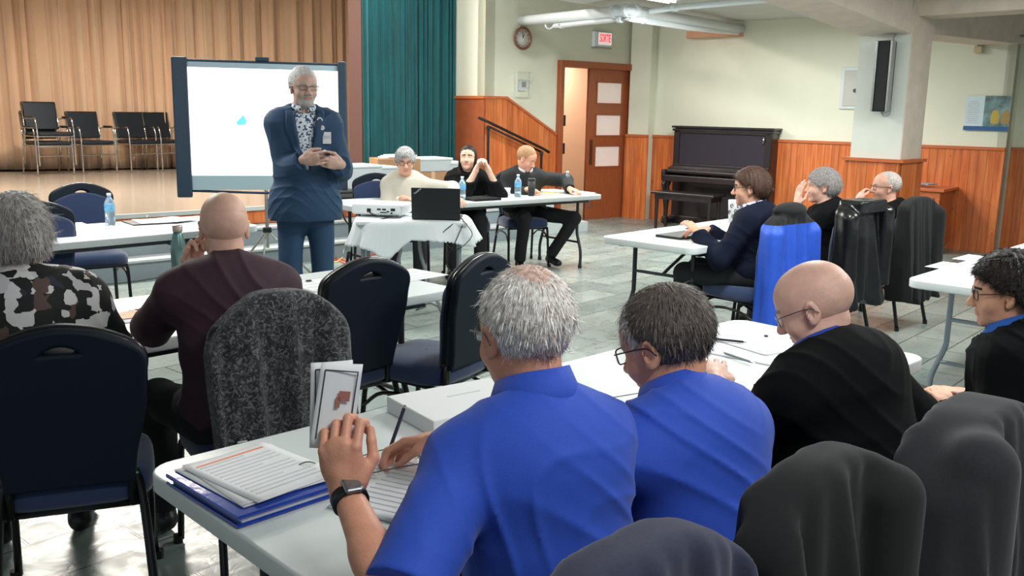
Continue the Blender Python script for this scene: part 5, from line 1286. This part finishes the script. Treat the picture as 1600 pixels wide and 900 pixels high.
b = MB(); b.box((PW/2, .13, .80), (PW-.02, .14, .035), rot=Matrix.Rotation(radians(14), 3, 'X'), bev=.01); b.box((PW/2, .06, .755), (PW-.06, .22, .05), bev=.015); b.build('fallboard', M_piano, t)
b = MB(); b.box((PW/2, .06, .66), (PW, .32, .09), bev=.012)
for x in (.03, PW-.03): b.box((x, .05, .72), (.07, .32, .12), bev=.03, seg=4)
b.build('key_bed', M_piano, t)
b = MB(); b.box((PW/2, .195, .34), (PW-.16, .015, .5), bev=.003); b.box((PW/2, .17, .06), (PW-.04, .06, .11), bev=.006); b.build('lower_panel', M_piano, t)
for x in (.06, PW-.06):
    b = MB(); b.lathe([(.0, .06), (.05, .06), (.055, .09), (.03, .12), (.028, .2), (.045, .34), (.058, .46), (.03, .52), (.045, .56), (.058, .60), (.06, .62), (0, .62)], (x, -.03, 0), 16)
    b.tube([(x, -.09, .5), (x, -.12, .58), (x, -.06, .62)], .03, 8, sub=4); b.box((x, .06, .05), (.09, .28, .07), bev=.015); b.build('leg', M_piano, t)
    b = MB(); b.ball((x, -.05, .022), .022); b.build('caster', M_dgrey, t)
for x in (-.07, .07):
    b = MB(); b.box((PW/2+x, .1, .05), (.04, .14, .012), bev=.004); b.build('pedal', mat('brass', hx('8a6f3c'), .3, metal=1), t)
b = MB(); b.rod((PW/2, .035, .76), (PW/2, .03, .76), .012); b.build('lock', M_chrome, t)
b = MB(); b.tube([(PW-.13, .155, 1.28), (PW-.12, .13, 1.22), (PW-.14, .15, 1.17)], .008, sub=4); b.build('panel_latch', M_chrome, t)
bp_ = pp+pd*.62+Vector((-pd.y, pd.x))*-.42
t = empty('piano_bench', (bp_.x, bp_.y, 0), atan2(pd.y, pd.x), 'dark wooden piano bench in front of the piano', 'bench')
b = MB(); b.box((0, 0, .49), (.95, .36, .035), bev=.008); b.build('seat', M_piano, t)
b = MB(); b.box((0, 0, .44), (.86, .3, .07), bev=.004); b.build('apron', M_piano, t)
for x in (-.40, .40):
    for y in (-.13, .13): b = MB(); b.rod((x, y, 0), (x, y, .42), .02, .028, n=8); b.build('leg', M_piano, t)

# ------------------------------------------------------------------ laptop table, cloth, projector, laptop
q0 = at(553, 344, .74).xy; q1 = at(733, 346, .74).xy; dq = (q1-q0).normalized(); nq = Vector((-dq.y, dq.x)); TL = (q1-q0).length
t = empty('side_table', (q0.x, q0.y, 0), atan2(dq.y, dq.x), 'small table under a white cloth carrying projector and laptop', 'table')
TW = .55
b = MB(); b.box((TL/2, TW/2, .715), (TL-.02, TW, .03), bev=.008); b.build('tabletop', M_white, t)
for ex, s in ((.06, 1), (TL-.07, -1)):
    for y in (.05, TW-.05): b = MB(); b.rod((ex, y, 0), (ex, y, .70), .016); b.build('leg', M_lgrey, t)
for ex in (TL*.42,):
    b = MB(); b.tube([(ex-.02, .06, .70), (ex-.02, .06, .5), (ex-.13, .04, .02)], .014, sub=4); b.build('leg', M_lgrey, t)
    b = MB(); b.tube([(ex+.12, .06, .70), (ex+.14, .06, .45), (ex+.3, .04, .02)], .014, sub=4); b.build('leg', M_lgrey, t)
    b = MB(); b.rod((ex-.08, .055, .27), (ex+.2, .055, .24), .012); b.build('crossbar', M_lgrey, t)
rows = []; nA = 260; zt2 = .734
def cl_pt(a, k, drop=0):
    c_, s_2 = cos(a), sin(a); ex = .5
    x = TL/2+(TL/2+.012)*k*np.sign(c_)*abs(c_)**ex; y = TW/2+(TW/2+.012)*k*np.sign(s_2)*abs(s_2)**ex
    return x, y
AA = np.linspace(0, 2*pi, nA, endpoint=False)
for k in (.02, .5, .9, .985): rows.append([(*cl_pt(a, k), zt2) for a in AA])
def hang(a):
    x, y = cl_pt(a, 1); fr = (1 if y < .05 else 0)
    L_ = .17
    if y < .1: L_ = .12+.13*np.exp(-((x-TL*.30)/.10)**2)+.06*np.exp(-((x-TL*.0)/.2)**2)+.05*np.exp(-((x-TL*.98)/.12)**2)
    elif x < .1: L_ = .24
    elif x > TL-.1: L_ = .16
    return L_+.013*abs(sin(a*40))
for j in range(1, 11):
    u_ = j/10; r_ = []
    for a in AA:
        x, y = cl_pt(a, 1); L_ = hang(a); w_ = (.02+.05*u_)*u_**.3+.022*u_*(sin(9*a+1)+.6*sin(17*a)); cx, cy = TL/2, TW/2
        dx, dy = cos(a), sin(a); r_.append((x+dx*w_, y+dy*w_, zt2-.004-L_*u_))
    rows.append(r_)
b = MB(); b.grid(rows, closed=True); cloth = b.build('tablecloth', M_cloth, loc=(q0.x, q0.y, 0), rotz=atan2(dq.y, dq.x), smooth=True, solid=.003, fix=False); tag(cloth, 'white tablecloth with scalloped hem under the projector and laptop', 'tablecloth')
aq = atan2(dq.y, dq.x)
def on_q(px, py, z=.738): p = at(px, py, z); return Vector((p.x, p.y, z))
p = on_q(596, 337)
t = empty('projector', (p.x, p.y+.04, .7375), aq+radians(-14), 'white projector on the cloth-covered table left of the laptop', 'projector')
b = MB(); b.box((0, 0, .058), (.40, .28, .085), bev=.018, seg=3); b.build('housing', M_wbox, t)
b = MB()
for x, z, w_, h_ in ((.02, .06, .03, .012), (.06, .06, .03, .012), (.09, .045, .02, .01), (.13, .06, .035, .02), (.055, .038, .05, .008)): b.box((x, -.141, z), (w_, .004, h_), bev=.001)
b.build('ports', M_black, t)
b = MB(); b.rod((.12, -.14, .035), (.12, -.145, .035), .007); b.build('round_port', M_black, t)
b = MB(); b.box((-.06, -.141, .05), (.03, .004, .028)); b.build('power_socket', M_black, t)
b = MB(); b.rod((-.1, .13, .06), (-.1, .165, .06), .035, n=20); b.build('lens', M_black, t)
for x in (-.15, .15): b = MB(); b.rod((x, -.1, 0), (x, -.1, .018), .012); b.build('foot', M_black, t)
b = MB(); b.tube([(-.06, -.145, .05), (-.03, -.17, .03), (.06, -.19, .012), (.2, -.16, .01), (.1, -.22, .006), (.0, -.27, -.04), (-.0, -.285, -.14), (.06, -.285, -.26), (.12, -.25, -.36)], .005, 6, sub=6); b.build('power_cable', M_black, t)
p = on_q(681, 344)
t = empty('laptop', (p.x, p.y+.02, .7375), aq+radians(-6), 'open black laptop on the white cloth, lid back towards us', 'laptop')
b = MB(); b.box((0, .12, .009), (.36, .24, .018), bev=.004); b.build('base', M_black, t)
b = MB(); b.box((0, -.02, .125), (.365, .012, .235), rot=Matrix.Rotation(radians(8), 3, 'X'), bev=.004); lid = b.build('lid', mat('matt_black_lid', hx('181a1f'), .5), t)
me = text_mesh('ThinkPad', .018, .0005, .0003); me.transform(Matrix.Translation((-.135, -.0400, .215)) @ Matrix.Rotation(pi/2+radians(8), 4, 'X') @ Matrix.Rotation(radians(40), 4, 'Z')); me.materials.append(mat('silver_logo', hx('c4c6ca'), .4)); link('logo', me, lid)
for k, pts in enumerate(([(.17, .0, .02), (.21, -.05, .0), (.17, -.13, -.12), (.1, -.16, -.28), (.14, -.15, -.40), (.1, -.1, -.55)], [(.18, .02, .02), (.24, -.1, -.02), (.28, -.14, -.1), (.16, -.16, -.2), (.06, -.15, -.1), (.14, -.13, -.01)])):
    b = MB(); b.tube(pts, .0035, 6, sub=6); b.build('cable', M_black, t)

# ------------------------------------------------------------------ things on the tables
def bottle(px, py, label):
    p = at(px, py, .74); t = empty('water_bottle', (p.x, p.y, .7405), random.random()*3, label, 'bottle', 'water bottles')
    b = MB(); b.lathe([(0, .002), (.028, 0), (.033, .01), (.033, .05), (.031, .055), (.033, .06), (.033, .145), (.030, .16), (.016, .185), (.0125, .19), (.0125, .20), (0, .20)], n=24); b.build('body', M_bottle, t, smooth=True)
    b = MB(); b.lathe([(.0335, .095), (.0338, .096), (.0338, .142), (.0335, .143)], n=24); b.build('label_band', M_label, t)
    b = MB(); b.lathe([(0, .199), (.0145, .199), (.0145, .216), (0, .217)], n=18); b.build('cap', M_paper, t)
    return t
bottle(173, 352, 'water bottle on the table nearest the stage steps')
bottle(722, 313, 'water bottle right of the laptop on the head table')
bottle(809, 308, 'water bottle in front of the person in the blazer')
bottle(886, 301, 'water bottle at the right end of the head table')
p = at(281, 434, .74); t = empty('thermos', (p.x, p.y, .7405), 0, 'teal metal thermos bottle on the middle table beside the maroon shirt', 'bottle')
b = MB(); b.lathe([(0, 0), (.034, 0), (.036, .006), (.036, .14), (.034, .165), (.022, .21), (.019, .225), (0, .225)], n=28); b.build('body', M_teal, t, smooth=True)
b = MB(); b.lathe([(0, .222), (.023, .222), (.0235, .25), (.02, .254), (0, .254)], n=24); b.build('cap', mat('pale_steel_cap', hx('c9b9b2'), .3, metal=.5), t)
p = at(827, 307, .74); t = empty('travel_mug', (p.x+.02, p.y+.05, .7405), 0, 'dark travel mug beside the bottle in front of the blazer', 'mug')
b = MB(); b.lathe([(0, 0), (.03, 0), (.033, .02), (.038, .15), (0, .15)], n=24); b.build('body', M_speak, t, smooth=True)
b = MB(); b.lathe([(0, .15), (.04, .15), (.04, .165), (.03, .175), (0, .175)], n=24); b.build('lid', M_black, t)
p = at(1141, 348, .74); t = empty('tall_cup', (p.x+.03, p.y+.03, .7405), 0, 'white paper cup with black printed marks at the right table', 'cup')
b = MB(); b.lathe([(0, 0), (.037, 0), (.048, .17), (.047, .172), (0, .168)], n=28); b.build('cup', M_paper, t, smooth=True)
for q, z in ((-2.2, .13), (-1.5, .09), (-1.9, .05), (-1.1, .13), (-2.6, .08)):
    b = MB(); b.tube([( (.041+.06*z+.0012)*cos(q+.22*cos(a)), (.041+.06*z+.0012)*sin(q+.22*cos(a)), z+.013*sin(a)) for a in np.linspace(0, 5.2, 12)], .003, 5); b.build('print', M_black, t)
def sheet(name, c, w_, h_, rot, label, cat='paper', z=.7412, lines=8, mm=None, hdr=None, th=.0012, curl=0, group=None, border=False):
    b = MB(); nn = 10; g = [[((i/nn-.5)*w_, (j/nn-.5)*h_, curl*((i/nn-.5)*2)**2) for i in range(nn+1)] for j in range(nn+1)]
    b.grid(g); b.mi = 1
    if not curl:
        for i in range(lines):
            y = h_*.36-i*h_*.72/max(lines-1, 1); wv = w_*(.78 if i % 4 else .5)
            b.box((-(w_*.78-wv)/2, y, .0009), (wv, h_*.012, .0004))
        if hdr: b.mi = 2; b.box((0, h_*.41, .0009), (w_*.8, h_*.02, .0004))
        if border:
            b.mi = 3
            for s in (-1, 1): b.box((s*w_*.495, 0, .0009), (.0035, h_, .0004)); b.box((0, s*h_*.495, .0009), (w_, .0035, .0004))
    o = b.build(name, [mm or M_paper, M_ink, hdr or M_orange, M_dink], loc=(c[0], c[1], z), rotz=radians(rot), solid=th, fix=False)
    return tag(o, label, cat, group)
def book(name, c, w_, h_, d_, rot, label, m, cat='folder', z=.7405, bev=.003):
    b = MB(); b.box((0, 0, d_/2), (w_, h_, d_), bev=bev); return tag(b.build(name, m, loc=(c[0], c[1], z), rotz=radians(rot)), label, cat)
A_ = lambda px, py, z=.742: at(px, py, z)
# front table
cF = A_(392, 765, .75); fl = A_(265, 752, .75); ffr = A_(385, 812, .75); fr_ = A_(518, 768, .75)
e1 = (ffr-fl); e2 = (fr_-ffr); ra = math.degrees(atan2(e2.y, e2.x))
t = empty('document_folder', (*((fl+fr_)/2).xy, .7405), radians(ra), 'glossy blue plastic folder on the near end of the front table', 'folder')
lw, lh = e2.length+.03, e1.length+.02
b = MB(); b.box((0, 0, .004), (lw, lh, .008), bev=.003); b.build('back_cover', M_bluef, t)
b = MB(); b.box((.004, 0, .012), (lw-.02, lh-.012, .008)); b.build('contents', M_paper, t)
b = MB(); b.box((0, 0, .021), (lw, lh, .009), bev=.003); b.build('front_cover', M_bluef, t)
cs = (fl+fr_)/2
for k in range(3):
    o = sheet('loose_page', (cs.x+.024*e2.normalized().x-.012*e1.normalized().x+.008*(k-1), cs.y+.024*e2.normalized().y-.012*e1.normalized().y+.006*k), .216, .279, ra+[2, -3, 5][k], 'printed page on the blue folder, '+['bottom', 'middle', 'top'][k]+' sheet of the three', z=.768+.0024*k, hdr=M_orange, lines=12, group='pages on the blue folder')
sheet('loose_page', A_(600, 745), .216, .279, ra-84, 'printed page under the writing hand of the front person', lines=14)
sheet('loose_page', A_(635, 770), .216, .279, ra-70, 'printed page lying partly under the written page', z=.7405+.003, lines=10) 
p = A_(712, 648); ac = T1A
t = empty('white_box', (p.x+.02, p.y+.02, .7405), radians(T1A-8), 'flat white box with a thin slot lying in front of the polo shirt', 'box')
b = MB(); b.box((0, 0, .022), (.34, .25, .044), bev=.003); b.build('lid', M_paper, t)
b = MB(); b.box((.02, .03, .0445), (.11, .004, .001)); b.build('slot', M_ink, t)
sheet('loose_page', A_(1015, 640), .216, .279, T1A-14, 'page in a clear sleeve in front of the second blue polo', border=True, lines=0)
p = A_(914, 628); b = MB(); b.tube([(0, 0, .004), (.01, .012, .012), (.02, .015, .03)], [.006, .007, .004], 8, sub=3); tag(b.build('orange_pen_cap', mat('orange_plastic', hx('e3602f'), .4), loc=(p.x, p.y, .741)), 'small orange cap lying on the table between the two blue polos', 'cap')
sheet('loose_page', A_(1165, 545), .30, .42, T1A+6, 'large printed sheet left on the far end of the front table', lines=5)
sheet('loose_page', A_(1185, 535), .25, .30, T1A-12, 'printed sheet with a round pin at the far end of the front table', z=.7435, lines=6)
p = A_(1197, 527); b = MB(); b.lathe([(0, 0), (.008, 0), (.008, .004), (0, .006)], n=16); tag(b.build('round_pin', mat('brown_pin', hx('5c4238'), .4), loc=(p.x, p.y, .746)), 'small brown round pin on the far sheet', 'pin')
def pen(px, py, ang, m, label, z=.7415, L=.14, pitch=0, loc=None):
    p = at(px, py, z) if loc is None else loc
    t = empty('pen', (p.x, p.y, z+.005 if loc is None else p.z), radians(ang), label, 'pen')
    b = MB(); b.rod((-L/2, 0, 0), (L/2-.02, 0, 0), .0045); b.build('barrel', m, t)
    b = MB(); b.rod((L/2-.02, 0, 0), (L/2, 0, 0), .0042, .001); b.build('tip', M_chrome, t)
    b = MB(); b.rod((-L/2, 0, 0), (-L/2-.008, 0, 0), .003); b.build('button', M_chrome, t)
    return t
pen(1140, 534, -20, M_dgrey, 'grey pen beside the second polo head on the far sheet', z=.746)
pen(1156, 562, -60, M_lgrey, 'light grey pen pointing to the black sweater', z=.746)
# wire glasses on the front table
def folded_glasses(px, py, ang, m, label):
    p = at(px, py, .745); t = empty('reading_glasses', (p.x, p.y, .7415), radians(ang), label, 'glasses')
    b = MB()
    for s in (-1, 1): b.tube([(s*.034+.025*cos(a), 0, .020+.017*sin(a)) for a in np.linspace(0, 2*pi, 18, endpoint=False)], .0015, 6, closed=True)
    b.tube([(-.009, 0, .024), (0, .0, .028), (.009, 0, .024)], .0013, 6); b.build('frame', m, t)
    for s in (-1, 1):
        b = MB(); b.tube([(s*.06, 0, .024), (s*.062, .08, .016), (s*.058, .135, .004)], .0014, 6, sub=3); b.build('temple', m, t)
    return t
folded_glasses(505, 742, T1A+150, M_gm, 'wire glasses lying between the blue folder and the raised hand')
folded_glasses(655, 722, T1A+60, M_gm, 'dark wire glasses lying under the writing hand')
# middle table
sheet('photo_page', A_(180, 498), .28, .2, 47, 'page with an orange picture on the middle table beside the maroon shirt', lines=0)
p = A_(185, 495); b = MB(); b.box((0, 0, 0), (.22, .12, .0012)); o = b.build('colour_picture', mat('orange_picture_print', hx('d99560'), .6, noise=.5, nscale=25), loc=(p.x, p.y, .744), rotz=radians(47)); tag(o, 'orange and brown picture strip on the page by the maroon shirt', 'picture')
sheet('loose_page', A_(226, 488), .1, .15, 30, 'small blank page beside the elbow of the maroon shirt', lines=2)
pen(238, 484, 200, M_dgrey, 'pen by the elbow of the maroon shirt')
sheet('loose_page', A_(500, 445), .216, .279, 40, 'page on the middle table left of the empty chair', lines=4)
sheet('loose_page', A_(625, 432), .42, .26, 50, 'wide page on the middle table right of the empty chair', lines=4)
p = A_(482, 440); book('small_clip', p, .03, .015, .006, 30, 'tiny dark clip on the middle table left of the empty chair', M_dgrey, 'clip', z=.744)
# table by the stage
sheet('loose_page', A_(110, 352), .216, .279, 40, 'page on the far left table left of the bottle', lines=3)
p = A_(238, 347); book('black_folder', p, .34, .26, .008, 40, 'open black folder with papers on the far left table', M_black)
sheet('loose_page', (p.x-.0, p.y), .216, .279, 36, 'page lying in the black folder on the far left table', z=.7505, lines=4)
sheet('loose_page', (p.x+.12, p.y+.1), .216, .279, 60, 'page half out of the black folder towards the screen', z=.7535, lines=3)
pen(230, 339, 110, M_lgrey, 'pen on the papers of the black folder', z=.757)
# head table
p = A_(752, 312); book('black_folder', p, .30, .22, .022, 38, 'closed black folder in front of the long dark-haired person', M_black)
p = A_(768, 303); book('paper_pile', p, .30, .24, .018, 30, 'thick pile of white paper on the head table', M_paper, 'papers')
p = A_(785, 304); 
sheet('yellow_pad', A_(851, 302), .216, .26, 60, 'yellow notepad page in front of the person in the blazer', mm=M_yellow, lines=4, z=.7445)
sheet('loose_page', A_(838, 299), .216, .279, 20, 'white page under the yellow notepad page', lines=3)
sheet('loose_page', A_(905, 300), .216, .279, 40, 'page right of the last bottle on the head table', lines=3)
sheet('loose_page', A_(655, 327), .216, .279, 30, 'page in front of the cream sweater behind the laptop', lines=3)
p = A_(792, 305); t = empty('white_cup', (p.x, p.y+.03, .7405), 2, 'small white cup left of the bottle in front of the blazer', 'cup')
b = MB(); b.lathe([(0, 0), (.028, 0), (.036, .07), (.034, .07), (0, .02)], n=20); b.build('cup', M_paper, t, smooth=True); b = MB(); b.tube([(.034, 0, .055), (.055, 0, .045), (.032, 0, .018)], .005, 6, sub=4); b.build('cup_handle', M_paper, t)
# right tables
p = A_(1066, 369); book('black_folder', p, .34, .20, .018, 46, 'thin black zip folder near the corner of the right table', M_black)
sheet('loose_page', A_(1098, 354), .216, .279, 50, 'page beside the hands of the navy sweater', lines=4)
pen(1085, 358, 20, M_dgrey, 'pen on the page by the navy sweater', z=.744)
sheet('loose_page', A_(1490, 416), .279, .216, 46, 'page on the far right table left of the dark curly hair', lines=4)
sheet('loose_page', A_(1530, 404), .279, .216, 46, 'page lying further along the far right table', lines=4)
# cords on the floor
def cord(pts, r, m, label, name='floor_cord'):
    b = MB(); b.tube(pts, r, 6, sub=8); return tag(b.build(name, m), label, 'cord')
fz = lambda px, py: at(px, py, .008)
cord([fz(505, 412), fz(530, 405), fz(548, 409), fz(560, 402), fz(540, 398), fz(525, 402), fz(545, 412), fz(575, 400), fz(590, 396)], .007, M_redc, 'orange extension cord coiled on the floor by the suited legs')
cord([fz(510, 405), fz(535, 400), fz(528, 408), fz(515, 410)], .006, M_yellow, 'yellow cord mixed with the orange cord on the floor')
cord([fz(640, 480), fz(655, 470), fz(665, 478), fz(650, 484), fz(672, 474), fz(700, 486), fz(730, 487)], .004, M_black, 'black cable looping on the floor under the end of the middle table')
cord([fz(120, 447), fz(200, 441), fz(270, 430), fz(330, 424)], .004, M_black, 'thin black cable along the foot of the stage steps')

# ------------------------------------------------------------------ things held and worn
i10 = ppl['p10'][1]; r10 = ppl['p10'][0]
def worldp(i, v): v = i['Rz']@np.array(v)+i['loc']; return Vector(v)
wL = worldp(i10, i10['wr'][-1]); wR = worldp(i10, i10['wr'][1])
# watch on the left wrist
d = Vector(i10['wr'][-1]-i10['el'][-1]).normalized(); c_ = Vector(i10['wr'][-1])-d*.02
wm = Matrix.Translation(c_) @ d.to_track_quat('Z', 'Y').to_matrix().to_4x4()
b = MB(); b.lathe([(.0285, -.011), (.0325, -.01), (.0325, .01), (.0285, .011)], n=28); b.bm.transform(wm); ww = b.build('wristwatch', M_black, r10, smooth=True)
b = MB(); b.box((.0, .035, 0), (.032, .008, .034), bev=.004); b.bm.transform(wm); b.build('watch_case', M_watch, ww)
# folded paper held up
pc = at(528, 628, 1.03); pa = radians(ppl['p10'][0].rotation_euler.z*0)
t = empty('folded_paper', (wL.x-.03, wL.y+.035, wL.z+.085), radians(20), 'folded printed paper held up in the left hand of the front person', 'paper')
for k, (dy, rz, tilt) in enumerate(((.0, 0, 9), (.012, .10, 2))):
    b = MB(); rr = Matrix.Rotation(radians(tilt), 4, 'Y')
    b.grid([[((i/8-.5)*.075, dy+.010*(i/8)**2*(j/8), .155*j/8-.02) for i in range(9)] for j in range(9)]); b.bm.transform(rr); pg = b.build('page', M_paper, t, solid=.0008, fix=False)
    b = MB()
    for x in (-.029, .029): b.box((x, dy-.002+.012*((x/.115+.5)**2)*.5, .06), (.002, .001, .125))
    b.box((0, dy-.001, .1225), (.058, .001, .002)); b.bm.transform(rr); b.build('printed_border', M_dink, t)
    if k == 0: b = MB(); b.box((.01, dy-.003, .078), (.02, .001, .018)); b.box((.0, dy-.003, .066), (.008, .001, .02)); b.bm.transform(rr); b.build('red_mark', mat('brown_red_print', hx('a0675c'), .6), t)
# pen in the right hand
pr = wR+Vector((-.10, .045, .0)); t = pen(0, 0, 0, mat('dark_blue_pen', hx('23263f'), .3), 'dark blue pen in the right hand of the front person', loc=pr)
pt = at(604, 716, .746); pe = aty(628, 648, pt.y+.03); t.location = (pt+pe)/2; t.rotation_euler = (pt-pe).to_track_quat('X', 'Z').to_euler()
# details on the standing person
i1 = ppl['p1'][1]; r1 = ppl['p1'][0]
wc = (i1['wr'][1]+i1['wr'][-1])/2
b = MB(); b.box((0, 0, 0), (.03, .1, .016), bev=.006); o = b.build('clicker', M_black, loc=worldp(i1, wc+v3(-.02, .07, .05)), rotz=i1['root'].rotation_euler.z); tag(o, 'small black remote clicker held by the standing person', 'remote')

def front_y(i, x, z, R=.012):
    q = i['tv']; m_ = (np.abs(q[:, 0]-x) < R) & (np.abs(q[:, 2]-z) < R) & (q[:, 1] > 0)
    return q[m_, 1].max() if m_.any() else .15
M_lapel = mat('navy_lapel_cloth', hx('1e3b59'), .7, noise=.06, nscale=200)
for s in (-1, 1):
    rows = []
    for t_ in np.linspace(0, 1, 16):
        z = 1.20+(i1['N'][2]-.02-1.20)*t_; e_x = (.014+.062*np.clip((z-1.18)/(i1['N'][2]-1.18), 0, 1.2)); wd_ = .012+.05*min(1, t_*1.5)*(1 if t_ < .72 else 1-(t_-.72)*1.6)
        rows.append([(i1['N'][0]+s*(e_x+wd_*k_/4), front_y(i1, i1['N'][0]+s*(e_x+.008+wd_*k_/4), z)+.004, z) for k_ in range(5)])
    b = MB(); b.grid(rows); b.build('lapel', M_lapel, r1, solid=.004, fix=False, smooth=True)
def badge(x, z, r_, m_, nm, ring=None):
    y = front_y(i1, x, z)+.004; b = MB(); b.rod((x, y-.004, z), (x, y+.002, z), r_, n=20); o_ = b.build(nm, m_, r1)
    if ring: b = MB(); b.rod((x, y-.002, z), (x, y+.0035, z), r_*.55, n=16); b.build('badge_centre', ring, o_)
zN = i1['N'][2]
badge(-.085, zN-.075, .017, M_paper, 'round_badge', suit); badge(-.098, zN-.12, .014, M_paper, 'round_badge', M_ink)
y_ = front_y(i1, -.125, zN-.18)+.006; b = MB(); b.box((-.125, y_, zN-.18), (.05, .004, .07)); nb = b.build('name_tag', M_paper, r1)
b = MB(); b.box((-.125, y_+.003, zN-.175), (.04, .002, .018)); b.build('tag_print', M_ink, nb)
